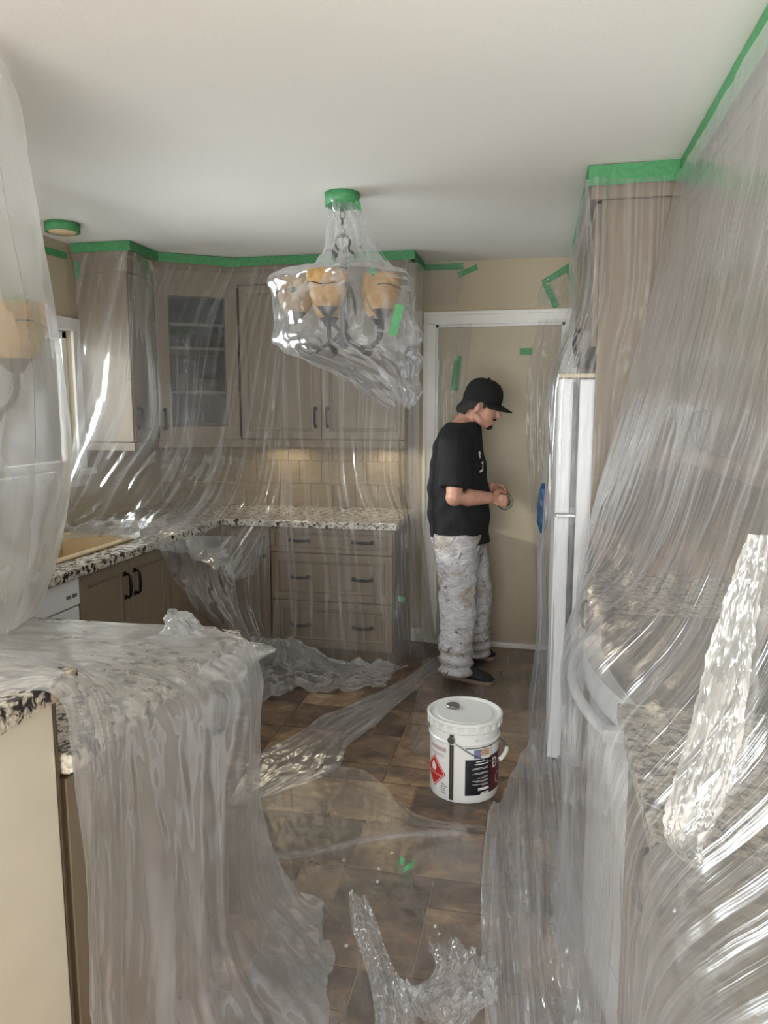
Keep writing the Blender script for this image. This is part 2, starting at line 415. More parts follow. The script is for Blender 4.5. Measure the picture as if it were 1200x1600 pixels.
# window over the sink
wf = MB()
for (y0, y1, z0, z1) in ((WY0-0.07, WY1+0.07, WZ1, WZ1+0.07), (WY0-0.07, WY0, WZ0, WZ1), (WY1, WY1+0.07, WZ0, WZ1)): wf.box(LEFT, LEFT+0.018, y0, y1, z0, z1, b=0.004)
w1 = struct('window_1', wf, M['trim'])
sash = MB()
for (y0, y1, z0, z1) in ((WY0, WY1, WZ1-0.045, WZ1), (WY0, WY1, WZ0, WZ0+0.045), (WY0, WY0+0.045, WZ0, WZ1), (WY1-0.045, WY1, WZ0, WZ1), ((WY0+WY1)/2-0.02, (WY0+WY1)/2+0.02, WZ0, WZ1)):
    sash.box(LEFT-0.07, LEFT-0.025, y0, y1, z0, z1, b=0.006)
obj('sash', sash, M['trim'], w1)
obj('window_sill', MB().box(LEFT-0.07, LEFT+0.06, WY0-0.10, WY1+0.10, WZ0-0.035, WZ0, b=0.006), M['trim'], w1)
obj('apron', MB().box(LEFT, LEFT+0.016, WY0-0.07, WY1+0.07, WZ0-0.10, WZ0-0.035, b=0.004), M['trim'], w1)
obj('pane', MB().box(LEFT-0.05, LEFT-0.046, WY0+0.04, WY1-0.04, WZ0+0.04, WZ1-0.04), M['glass'], w1)
w3m = MB()
for (y0, y1, z0, z1) in ((SWY0, SWY1, SWZ1-0.04, SWZ1), (SWY0, SWY1, SWZ0, SWZ0+0.04), (SWY0, SWY0+0.04, SWZ0, SWZ1), (SWY1-0.04, SWY1, SWZ0, SWZ1)): w3m.box(LEFT-0.08, LEFT-0.03, y0, y1, z0, z1, b=0.005)
w3 = struct('unseen_window', w3m, M['trim'])  # unseen window, added and sized to throw a sun strip across the room
obj('pane', MB().box(LEFT-0.056, LEFT-0.052, SWY0+0.03, SWY1-0.03, SWZ0+0.03, SWZ1-0.03), M['glass'], w3)
# door with casing
d1 = struct('door_1', MB().box(DX0+0.022, DX1-0.022, BACK-0.012, BACK+0.028, 0.035, DH-0.022, b=0.002), M['door'])
def casing(x0, x1, z0, z1, horiz):
    m = MB(); m.box(x0, x1, BACK-0.016, BACK, z0, z1, b=0.003)
    if horiz: m.box(x0, x1, BACK-0.024, BACK-0.012, z1-0.022, z1, b=0.004)
    else:
        xo = x0 if x0 < -0.3 else x1-0.022
        m.box(xo, xo+0.022, BACK-0.024, BACK-0.012, z0, z1, b=0.004)
    return m
obj('casing', casing(DX0-0.075, DX0+0.004, 0, DH+0.004, False), M['trim'], d1)
obj('casing', casing(DX1-0.004, DX1+0.075, 0, DH+0.004, False), M['trim'], d1)
obj('casing', casing(DX0-0.075, DX1+0.075, DH-0.004, DH+0.075, True), M['trim'], d1)
obj('door_stop', MB().box(DX0, DX0+0.02, BACK-0.006, BACK+0.05, 0, DH).box(DX1-0.02, DX1, BACK-0.006, BACK+0.05, 0, DH).box(DX0, DX1, BACK-0.006, BACK+0.05, DH-0.02, DH), M['trim'], d1)
for z in (0.25, 1.1, 1.78): obj('hinge', MB().tube([(DX0+0.022, BACK-0.016, z-0.045), (DX0+0.022, BACK-0.016, z+0.045)], 0.006), M['trim'], d1)
obj('threshold', MB().box(DX0, DX1, BACK-0.03, BACK+0.10, -0.004, 0.03, b=0.005), M['trim'], d1)
struct('baseboard_back', MB().box(-0.80, DX0-0.075, BACK-0.014, BACK, 0, 0.09, b=0.003), M['trim'])

# backsplash tiles on the back wall and left wall
def splash():
    w, h = 0.152, 0.152
    for r in range(3):
        for i in range(12):
            x0 = -2.54 + i*w + (0.0 if r % 2 == 0 else w/2)
            z0 = CT + 0.002 + r*h
            z1 = min(z0+h-0.003, UB-0.002)
            x1 = min(x0+w-0.003, -0.80)
            if x1-x0 < 0.02: continue
            obj('tile', MB().box(x0, x1, BACK-0.010, BACK+0.001, z0, z1), M['splash'], wall_back)
splash()

# ------------------------------------------------------------------ cabinet parts
def shaker(w, h, t=0.02, fr=0.058):
    """door front in local x 0..w, z 0..h, facing -y; moulded inner edge and recessed panel"""
    m = MB(); lv = [(0, t), (0, 0.002), (0.002, 0), (fr-0.010, 0), (fr-0.008, 0.004), (fr, 0.004), (fr+0.008, 0.010), (fr+0.010, 0.010)]
    vs = []
    for e, y in lv: vs += [(e,y,e),(w-e,y,e),(w-e,y,h-e),(e,y,h-e)]
    fs = [(3,2,1,0)]
    for i in range(len(lv)-1):
        for k in range(4): fs.append((i*4+k, i*4+(k+1)%4, i*4+4+(k+1)%4, i*4+4+k))
    n = (len(lv)-1)*4; fs.append((n, n+1, n+2, n+3))
    m.add(vs, fs); return m
def glaze(w, h, fr=0.058):
    m = MB(); y = 0.0035
    for a in ((fr-0.009, w-fr+0.009, fr-0.009, fr-0.006), (fr-0.009, w-fr+0.009, h-fr+0.006, h-fr+0.009), (fr-0.009, fr-0.006, fr-0.009, h-fr+0.009), (w-fr+0.006, w-fr+0.009, fr-0.009, h-fr+0.009)):
        m.box(a[0], a[1], y, y+0.002, a[2], a[3])
    return m
def pull(horizontal, L=0.11):
    m = MB(); h = L/2
    pts = [(-h, 0, 0), (-h, -0.018, 0), (-h*0.8, -0.028, 0), (0, -0.032, 0), (h*0.8, -0.028, 0), (h, -0.018, 0), (h, 0, 0)]
    if not horizontal: pts = [(0, y, x) for x, y, z in pts]
    m.tube(pts, [0.006, 0.006, 0.007, 0.0085, 0.007, 0.006, 0.006], 8)
    for s in (-1, 1):
        p = (s*h, -0.003, 0) if horizontal else (0, -0.003, s*h)
        m.box(p[0]-0.011, p[0]+0.011, -0.006, 0.0, p[2]-0.011, p[2]+0.011, b=0.003)
    return m
def xform(mb_, Mx):
    mb_.v = [tuple(Mx @ Vector(v)) for v in mb_.v]; return mb_
def door(parent, Mx, w, h, hpos=None, horizontal=False, name='door', fr=0.058):
    d = obj(name, xform(shaker(w, h, fr=fr), Mx), M['cab'], parent)
    g = put('glaze_line', xform(glaze(w, h, fr), Mx).mesh('glaze_line', M['glaze'])); g.parent = d
    for hp in (hpos or []):
        k = put('handle', xform(pull(horizontal), Mx @ Matrix.Translation((hp[0], 0, hp[1]))).mesh('handle', M['pull'], True)); k.parent = d
    return d

# ---- left wall cabinet beside the window
UFX = LEFT+0.32               # front of left wall cabinets  x = -2.24
LY0, LY1 = 3.88, 4.15
t = thing('wall_cabinet', 'narrow taupe wall cabinet beside the window, bare end panel catching window light', 'cabinet', (LEFT+0.15, 4.0, UB))
obj('body', MB().box(LEFT+0.003, UFX-0.021, LY0, LY1, UB, UT), M['cab'], t)
obj('end_panel', MB().box(LEFT+0.003, UFX-0.004, LY0-0.012, LY0, UB+0.004, UT, b=0.002), M['cab'], t)
door(t, T(UFX, LY0+0.006, UB+0.006, 90), LY1-LY0-0.012, UT-UB-0.012, [(0.035, 0.13)])
# ---- diagonal corner cabinet with glass door
A = Vector((UFX, LY1+0.004, 0)); Bp = Vector((-1.83, BACK-0.325, 0)); dv = (Bp-A); DL = dv.length; dang = math.degrees(math.atan2(dv.y, dv.x))
t = thing('corner_cabinet', 'diagonal corner wall cabinet with a glass door showing its shelves', 'cabinet', (-2.25, 4.5, UB))
poly = [(LEFT+0.003, LY1+0.003), (UFX, LY1+0.003), (Bp.x, Bp.y), (Bp.x, BACK-0.003), (LEFT+0.003, BACK-0.003)]
shell = MB(); shell.prism(poly, UB, UB+0.018); shell.prism(poly, UT-0.018, UT)
shell.box(LEFT+0.003, LEFT+0.012, LY1+0.003, BACK-0.003, UB, UT); shell.box(LEFT+0.003, Bp.x, BACK-0.012, BACK-0.003, UB, UT)
obj('body', shell, M['cab'], t)
poly2 = [(LEFT+0.014, LY1+0.02), (UFX-0.02, LY1+0.02), (Bp.x-0.03, Bp.y+0.02), (Bp.x-0.02, BACK-0.014), (LEFT+0.014, BACK-0.014)]
shz = []
for k in range(3):
    z = UB + (UT-UB)*(0.30, 0.58, 0.73)[k]; shz.append(z)
    obj('shelf', MB().prism(poly2, z, z+0.018), M['shelf'], t)
dm = T(A.x, A.y, UB+0.006, dang); fw = 0.075; dh = UT-UB-0.012; o = 0.004
fr = MB()
for (x0, x1, z0, z1) in ((o, DL-o, 0, fw), (o, DL-o, dh-fw, dh), (o, o+fw, fw, dh-fw), (DL-o-fw, DL-o, fw, dh-fw)): fr.box(x0, x1, 0.0, 0.02, z0, z1, b=0.003)
dd = obj('door', xform(fr, dm), M['cab'], t)
be = MB()
for (x0, x1, z0, z1) in ((fw, DL-fw, fw-0.004, fw+0.010), (fw, DL-fw, dh-fw-0.010, dh-fw+0.004), (fw-0.004, fw+0.012, fw, dh-fw), (DL-fw-0.012, DL-fw+0.004, fw, dh-fw)): be.box(x0, x1, 0.004, 0.016, z0, z1, b=0.003)
q = put('bead', xform(be, dm).mesh('bead', M['glaze'])); q.parent = dd
q = put('pane', xform(MB().box(fw, DL-fw, 0.009, 0.012, fw, dh-fw), dm).mesh('pane', M['smoke_glass'])); q.parent = dd
q = put('handle', xform(pull(False), dm @ Matrix.Translation((0.04, 0, 0.12))).mesh('handle', M['pull'], True)); q.parent = dd
# crockery on its shelves
def cup(x, y, z, r, h, mat, label, cat, name):
    o = obj(name, MB().lathe([(r*0.6,0),(r*0.85,h*0.25),(r,h),(r*0.92,h),(r*0.78,h*0.3),(0,h*0.12)], (x,y,z), 20), mat, None, True); tag(o, label, cat)
cup(-2.03, 4.42, UB+0.018, 0.045, 0.085, M['soap'], 'white mug on the bottom shelf of the corner cabinet', 'mug', 'mug')
cup(-2.06, 4.45, shz[0]+0.018, 0.09, 0.075, M['crock2'], 'tan bowl on a shelf behind the glass door', 'bowl', 'bowl')
cup(-2.22, 4.42, shz[0]+0.018, 0.035, 0.11, M['soap'], 'tall pale tumbler beside the tan bowl in the corner cabinet', 'tumbler', 'tumbler')
# ---- back wall cabinet, two doors
BX0, BX1, BFY = -1.825, -0.785, BACK-0.325
t = thing('wall_cabinet', 'wide two-door taupe wall cabinet above the drawer counter', 'cabinet', (-1.3, 4.6, UB))
obj('body', MB().box(BX0, BX1, BFY+0.021, BACK-0.003, UB, UT), M['cab'], t)
hw = (BX1-BX0)/2
door(t, T(BX0+0.003, BFY, UB+0.006), hw-0.005, UT-UB-0.012, [(hw-0.04, 0.13)])
door(t, T(BX0+hw+0.002, BFY, UB+0.006), hw-0.005, UT-UB-0.012, [(0.035, 0.13)])
# ---- crown moulding and light valance that run round the cabinets
def offset_path(path, d):
    out = []
    for i, p in enumerate(path):
        p = Vector(p)
        ns = []
        for a, b in ((i-1, i), (i, i+1)):
            if a >= 0 and b < len(path):
                e = (Vector(path[b])-Vector(path[a])).normalized(); ns.append(Vector((e.y, -e.x)))
        n = sum(ns, Vector((0,0))); n.normalize()
        out.append(p + n*(d/max(0.3, n.dot(ns[0]))))
    return out
def sweep(path, prof):
    m = MB(); rows = [offset_path(path, d) for d, z in prof]; n = len(prof)
    vs = [(rows[k][i].x, rows[k][i].y, prof[k][1]) for i in range(len(path)) for k in range(n)]
    fs = [(i*n+k, i*n+(k+1)%n, (i+1)*n+(k+1)%n, (i+1)*n+k) for i in range(len(path)-1) for k in range(n)]
    fs += [tuple(range(n-1,-1,-1)), tuple((len(path)-1)*n+k for k in range(n))]
    return m.add(vs, fs)
PATH = [(LEFT+0.004, LY0-0.012), (UFX, LY0-0.012), (UFX, LY1), (Bp.x, Bp.y), (BX1, BFY), (BX1, BACK-0.004)]
crown_prof = [(-0.02, UT), (0.004, UT), (0.006, 2.335), (0.02, 2.35), (0.04, 2.385), (0.055, 2.40), (0.055, CEIL-0.003), (-0.02, CEIL-0.003)]
o = obj('crown_moulding', sweep(PATH, crown_prof), M['cab']); tag(o, 'taupe crown moulding running over the corner wall cabinets', 'moulding')
o = obj('light_valance', sweep(PATH, [(-0.022, UB-0.045), (-0.004, UB-0.045), (-0.002, UB-0.002), (-0.022, UB-0.002)]), M['cab']); tag(o, 'taupe valance strip under the corner wall cabinets', 'moulding')
# under-cabinet strip lights
for k, (x0, x1) in enumerate(((-1.74, -1.50), (-1.05, -0.84))):
    t = thing('strip_light', 'slim under-cabinet strip light at the %s end of the wide wall cabinet' % ('corner' if k == 0 else 'door'), 'light', ((x0+x1)/2, BACK-0.16, UB-0.03), 'strip lights under the wall cabinet')
    obj('housing', MB().box(x0, x1, BACK-0.19, BACK-0.13, UB-0.026, UB-0.001, b=0.003), M['trim'], t)
    l = area('strip_lamp', ((x0+x1)/2, BACK-0.12, UB-0.03), (math.radians(-20), 0, 0), x1-x0-0.02, 0.03, 1.1, (1.0, 0.86, 0.62)); l.parent = t
    l.matrix_parent_inverse = Matrix.Translation(-Vector(t.location))

# ---- left base run
LBX = -1.86; CE = -1.83; SX1_ = -1.99
def toe(m, x0, x1, y0, y1): return m.box(x0, x1, y0, y1, 0, 0.10)
t = thing('dishwasher', 'white dishwasher built in at the end of the sink counter', 'dishwasher', (-2.2, 2.45, 0))
obj('body', MB().box(LEFT+0.02, LBX-0.02, 2.115, 2.715, 0.02, CT-SLAB-0.004), M['enamel'], t)
obj('door', MB().box(LBX-0.02, LBX+0.004, 2.118, 2.712, 0.14, 0.715, b=0.006), M['enamel'], t)
obj('control_panel', MB().box(LBX-0.02, LBX+0.010, 2.118, 2.712, 0.722, CT-SLAB-0.006, b=0.006), M['enamel'], t)
obj('button', MB().box(LBX+0.009, LBX+0.013, 2.62, 2.65, 0.76, 0.775, b=0.002), M['labelgrey'], t)
obj('button', MB().box(LBX+0.009, LBX+0.013, 2.66, 2.69, 0.76, 0.775, b=0.002), M['labelgrey'], t)
t = thing('sink_cabinet', 'taupe two-door sink base cabinet between dishwasher and corner', 'cabinet', (-2.2, 3.1, 0))
obj('body', toe(MB().box(LEFT+0.003, LBX-0.021, 2.722, 3.505, 0.10, CT-0.185).box(SX1_+0.045, LBX-0.021, 2.722, 3.505, CT-0.185, CT-SLAB-0.001), LEFT+0.003, LBX-0.07, 2.722, 3.505), M['cab'], t)
for y0, hx in ((2.727, 0.345), (3.117, 0.04)): door(t, T(LBX, y0, 0.115, 90), 0.385, 0.715, [(hx, 0.60)])
t = thing('base_cabinet', 'narrow taupe base cabinet in the corner past the sink', 'cabinet', (-2.2, 3.75, 0))
obj('body', toe(MB().box(LEFT+0.003, LBX-0.021, 3.508, BACK-0.003, 0.10, CT-SLAB-0.001), LEFT+0.003, LBX-0.07, 3.508, BACK-0.003), M['cab'], t)
door(t, T(LBX, 3.512, 0.115, 90), 0.35, 0.715, [(0.04, 0.60)])
obj('filler_strip', MB().box(LBX-0.02, LBX-0.004, 3.866, 4.155, 0.10, CT-SLAB-0.004, b=0.002), M['cab'], t)
BBY = 4.14
t = thing('base_cabinet', 'taupe single-door base cabinet beside the drawer unit', 'cabinet', (-1.7, 4.45, 0))
obj('body', toe(MB().box(LBX-0.018, -1.548, BBY+0.021, BACK-0.003, 0.10, CT-SLAB-0.001), LBX-0.018, -1.548, BBY+0.07, BACK-0.003), M['cab'], t)
door(t, T(LBX+0.004, BBY, 0.115), 0.305, 0.715, [(0.27, 0.60)])
t = thing('drawer_unit', 'taupe three-drawer base unit with two dark pulls per drawer', 'drawers', (-1.18, 4.45, 0))
DXa, DXb = -1.545, -0.805
obj('body', toe(MB().box(DXa, DXb, BBY+0.021, BACK-0.003, 0.10, CT-SLAB-0.001), DXa, DXb, BBY+0.07, BACK-0.003), M['cab'], t)
for z0, z1 in ((0.688, 0.832), (0.400, 0.682), (0.112, 0.394)):
    w = DXb-DXa-0.006; door(t, T(DXa+0.003, BBY, z0), w, z1-z0, [(w*0.24, (z1-z0)/2), (w*0.76, (z1-z0)/2)], True, 'drawer', 0.036 if z1-z0 < 0.2 else 0.055)
# worktop with sink cut-out
SY0, SY1, SX0, SX1 = 2.76, 3.40, LEFT+0.15, -1.99
wt = MB(); z0, z1 = CT-SLAB, CT
wt.box(LEFT+0.002, SX0, 2.09, BACK-0.002, z0, z1); wt.box(SX1, CE, 2.09, 4.10, z0, z1, b=0.006)
wt.box(SX0, SX1, 2.09, SY0, z0, z1); wt.box(SX0, SX1, SY1, BACK-0.002, z0, z1)
wt.box(SX1, -0.775, 4.10, BACK-0.002, z0, z1, b=0.006)
wt.box(LEFT+0.002, -0.775, BACK-0.022, BACK-0.011, z1, z1+0.001)
o = obj('worktop', wt, M['granite']); tag(o, 'speckled granite L-shaped worktop running from the sink to the drawers', 'worktop')
t = thing('kitchen_sink', 'tan drop-in sink set in the granite worktop below the window', 'sink', ((SX0+SX1)/2, 3.0, CT-0.17))
bs = MB()
bs.box(SX0, SX1, SY0, SY1, CT-0.18, CT-0.17); bs.box(SX0-0.0, SX0+0.012, SY0, SY1, CT-0.18, CT+0.008); bs.box(SX1-0.012, SX1, SY0, SY1, CT-0.18, CT+0.008)
bs.box(SX0, SX1, SY0, SY0+0.012, CT-0.18, CT+0.008); bs.box(SX0, SX1, SY1-0.012, SY1, CT-0.18, CT+0.008)
obj('basin', bs, M['bisque'], t)
rim = MB()
for a in ((SX0-0.02, SX1+0.03, SY0-0.02, SY0+0.015), (SX0-0.02, SX1+0.03, SY1-0.015, SY1+0.02), (SX0-0.02, SX0+0.015, SY0, SY1), (SX1-0.015, SX1+0.03, SY0, SY1)):
    rim.box(*a, CT+0.001, CT+0.012, b=0.005)
obj('rim', rim, M['bisque'], t)
fa = MB().tube([(SX0-0.07, 3.0, CT), (SX0-0.07, 3.0, CT+0.18), (SX0-0.05, 3.0, CT+0.23), (SX0+0.02, 3.0, CT+0.25), (SX0+0.10, 3.0, CT+0.23), (SX0+0.11, 3.0, CT+0.20)], 0.012, 10)
obj('tap', fa, M['steel'], t, True)

# ---- peninsula in the left foreground: lower counter and raised end
PXF = -0.80
t = thing('peninsula_cabinet', 'taupe peninsula cabinet under the plastic-draped granite counter', 'cabinet', (-1.5, 1.5, 0))
obj('body', toe(MB().box(LEFT+0.003, PXF-0.045, 1.125, 1.84, 0.10, 0.874), LEFT+0.003, PXF-0.10, 1.125, 1.78), M['cab'], t)
door(t, T(PXF-0.024, 1.135, 0.115, 90), 0.69, 0.745, [(0.62, 0.62)])
o = obj('peninsula_worktop', MB().box(LEFT+0.003, PXF, 1.122, 1.90, 0.875, 0.915, b=0.006), M['granite']); tag(o, 'lower granite worktop of the peninsula, swathed in plastic', 'worktop')
t = thing('bar_cabinet', 'glossy cream panelled end cabinet carrying the raised granite bar', 'cabinet', (-1.3, 0.75, 0))
obj('body', MB().box(-1.9, PXF-0.045, 0.45, 1.10, 0.0, 1.028), M['cab'], t)
obj('side_panel', MB().box(PXF-0.044, PXF-0.022, 0.45, 1.108, 0.02, 1.026, b=0.004), M['satin'], t)
obj('edge_strip', MB().box(PXF-0.046, PXF-0.020, 1.109, 1.114, 0.0, 1.026), M['glaze'], t)
o = obj('raised_worktop', MB().box(-1.95, PXF+0.008, 0.42, 1.145, 1.030, 1.070, b=0.006), M['granite']); tag(o, 'raised granite bar top at the near end of the peninsula', 'worktop')

# ---- right side: fridge housing, fridge, range, counters, wall cabinets
TX, TY = 0.185, 3.05
t = thing('fridge_housing', 'tall taupe fridge surround panel with bridge cabinet up to the ceiling', 'cabinet', (0.5, 3.5, 0))
obj('side_panel', MB().box(TX+0.02, RIGHT-0.003, TY, TY+0.02, 0, 2.30, b=0.002), M['cab'], t)
obj('bridge_cabinet', MB().box(TX+0.022, RIGHT-0.003, TY+0.021, BACK-0.09, 1.76, 2.30), M['cab'], t)
for k in range(2):
    w = (BACK-0.09-TY-0.03)/2; door(t, T(TX, TY+0.024+(k+1)*w, 1.765, -90), w-0.006, 0.53, [((0.04, 0.08) if k == 0 else (w-0.045, 0.08))])
obj('far_panel', MB().box(TX+0.02, RIGHT-0.003, BACK-0.088, BACK-0.07, 0, 2.30), M['cab'], t)
obj('crown', MB().add(*(lambda m: (m.v, m.f))(sweep([(RIGHT-0.004, TY), (TX, TY), (TX, BACK-0.07)][::-1][::-1], [(-0.02, 2.30), (0.004, 2.30), (0.008, 2.345), (0.03, 2.39), (0.03, CEIL-0.003), (-0.02, CEIL-0.003)]))), M['cab'], t)
t = thing('refrigerator', 'white top-freezer refrigerator standing proud of its taupe surround', 'refrigerator', (0.5, 3.55, 0))
FX, FY0, FY1, FH, FS = 0.115, 3.10, 3.86, 1.64, 1.095
obj('body', MB().box(0.150, 0.80, FY0, FY1, 0.02, FH, b=0.006), M['enamel'], t)
obj('gasket', MB().box(0.126, 0.150, FY0+0.012, FY1-0.012, 0.06, FH-0.01), M['darkgrey'], t)
obj('freezer_door', MB().box(0.068, 0.126, FY0, FY1, FS+0.006, FH+0.004, b=0.008), M['enamel'], t)
obj('fridge_door', MB().box(0.068, 0.126, FY0, FY1, 0.05, FS-0.006, b=0.008), M['enamel'], t)
obj('hinge', MB().box(0.075, 0.150, FY0-0.004, FY0+0.03, FS-0.005, FS+0.005).tube([(0.138, FY0-0.006, FS-0.035), (0.138, FY0-0.006, FS-0.01)], 0.009).tube([(0.138, FY0-0.006, FS+0.01), (0.138, FY0-0.006, FS+0.035)], 0.009), M['steel'], t)
obj('hinge_cover', MB().box(0.066, 0.215, FY0+0.002, FY0+0.07, FH+0.006, FH+0.024, b=0.004), M['capwood'], t)
obj('foot', MB().lathe([(0.02,0),(0.02,0.03)], (0.2, FY0+0.05, -0.002), 12), M['darkgrey'], t)
# blue bag by the fridge door
rb = random.Random(3)
def crumple_blob(c, r, seed, n=22, m=14, amp=0.35):
    q = MB().ell((0,0,0), (1,1,1), n, m); rr = np.random.RandomState(seed); dirs = rr.normal(size=(40,3)); dirs /= np.linalg.norm(dirs, axis=1)[:,None]; ph = rr.uniform(0, 6, 40)
    out = []
    for v in q.v:
        v = np.array(v); f = 1 + amp*np.mean(np.abs(np.sin(3.0*(dirs@v)*1.7+ph)))*1.6 - amp*0.9
        out.append(tuple(np.array(c)+v*f*np.array(r)))
    q.v = out; return q
o = obj('blue_bag', crumple_blob((0.024, 3.50, 1.07), (0.024, 0.06, 0.11), 5, 12, 9, 0.7), M['bluebag']); tag(o, 'crumpled bright blue plastic bag against the refrigerator door', 'bag')
# range
GY0, GY1, GX = 1.665, 2.425, 0.215
t = thing('kitchen_range', 'white bow-front kitchen range with black glass cooktop under plastic', 'range', (0.5, 2.05, 0))
def bow(x, y0, y1, z0, z1, bulge, n=14, back=0.03):
    pl = [(x - bulge*(1-(2*k/n-1)**2), y0+(y1-y0)*k/n) for k in range(n+1)]; pl = pl + [(x+back, y1), (x+back, y0)]
    return MB().prism(pl, z0, z1)
obj('body', MB().box(GX+0.03, RIGHT-0.003, GY0, GY1, 0.03, 0.865), M['enamel'], t)
obj('oven_door', bow(GX, GY0, GY1, 0.20, 0.78, 0.055), M['enamel'], t, angle=40)
obj('warming_drawer', bow(GX, GY0, GY1, 0.03, 0.19, 0.055), M['enamel'], t, angle=40)
obj('front_rail', bow(GX-0.004, GY0-0.002, GY1+0.002, 0.80, 0.872, 0.075), M['enamel'], t, angle=40)
obj('cooktop', bow(GX+0.012, GY0+0.012, GY1-0.012, 0.872, 0.882, 0.045, back=0.52), M['black_glass'], t, angle=40)
hd = MB(); hp = [(GX-0.045-0.085*(1-(2*k/12-1)**2)*0.75, GY0+0.03+(GY1-GY0-0.06)*k/12, 0.79) for k in range(13)]
hd.tube(hp, 0.014, 10)
for k in (0, 12): hd.box(hp[k][0]-0.012, GX+0.01, hp[k][1]-0.016, hp[k][1]+0.016, 0.775, 0.805, b=0.004)
obj('handle', hd, M['enamel'], t, angle=40)
obj('backguard', MB().box(RIGHT-0.10, RIGHT-0.003, GY0, GY1, 0.865, 1.06, b=0.01), M['enamel'], t)
for k in range(4): obj('knob', MB().tube([(RIGHT-0.10, GY0+0.12+k*0.17, 0.98), (RIGHT-0.125, GY0+0.12+k*0.17, 0.98)], 0.022, 14), M['darkgrey'], t, angle=40)
# base cabinets + worktops either side of the range
t = thing('base_cabinet', 'taupe base cabinet between range and fridge surround', 'cabinet', (0.5, 2.7, 0))
obj('body', toe(MB().box(GX+0.021, RIGHT-0.003, GY1+0.004, TY-0.003, 0.10, CT-SLAB-0.001), GX+0.09, RIGHT-0.003, GY1+0.004, TY-0.003), M['cab'], t)
door(t, T(GX, TY-0.006, 0.115, -90), TY-GY1-0.012, 0.715, [(0.05, 0.60)])
o = obj('worktop', MB().box(GX-0.03, RIGHT-0.003, GY1+0.003, TY-0.003, CT-SLAB, CT, b=0.006), M['granite']); tag(o, 'short granite worktop between the range and the fridge surround', 'worktop')
t = thing('base_cabinet', 'taupe base cabinets on the near side of the range behind plastic', 'cabinet', (0.5, 1.0, 0))
obj('body', toe(MB().box(GX+0.021, RIGHT-0.003, 0.30, GY0-0.004, 0.10, CT-SLAB-0.001), GX+0.09, RIGHT-0.003, 0.30, GY0-0.004), M['cab'], t)
for k in range(3): door(t, T(GX, GY0-0.008-k*0.45, 0.115, -90), 0.44, 0.715, [(0.39, 0.60)])
o = obj('worktop', MB().box(GX-0.03, RIGHT-0.003, 0.30, GY0-0.003, CT-SLAB, CT, b=0.006), M['granite']); tag(o, 'granite worktop on the near side of the range', 'worktop')
RUX = 0.505
t = thing('wall_cabinet', 'row of taupe wall cabinets above the range behind stretched plastic', 'cabinet', (0.65, 1.8, UB))
obj('body', MB().box(RUX+0.021, RIGHT-0.003, 0.25, TY-0.003, UB, 2.30), M['cab'], t)
for k in range(5): door(t, T(RUX, TY-0.006-k*0.55, UB+0.006, -90), 0.54, 2.30-UB-0.012, [(0.04 if k % 2 else 0.50, 0.12)])
obj('crown', sweep([(RUX, TY-0.034), (RUX, 0.25)], [(-0.02, 2.30), (0.004, 2.30), (0.008, 2.345), (0.03, 2.39), (0.03, CEIL-0.003), (-0.02, CEIL-0.003)]), M['cab'], t)

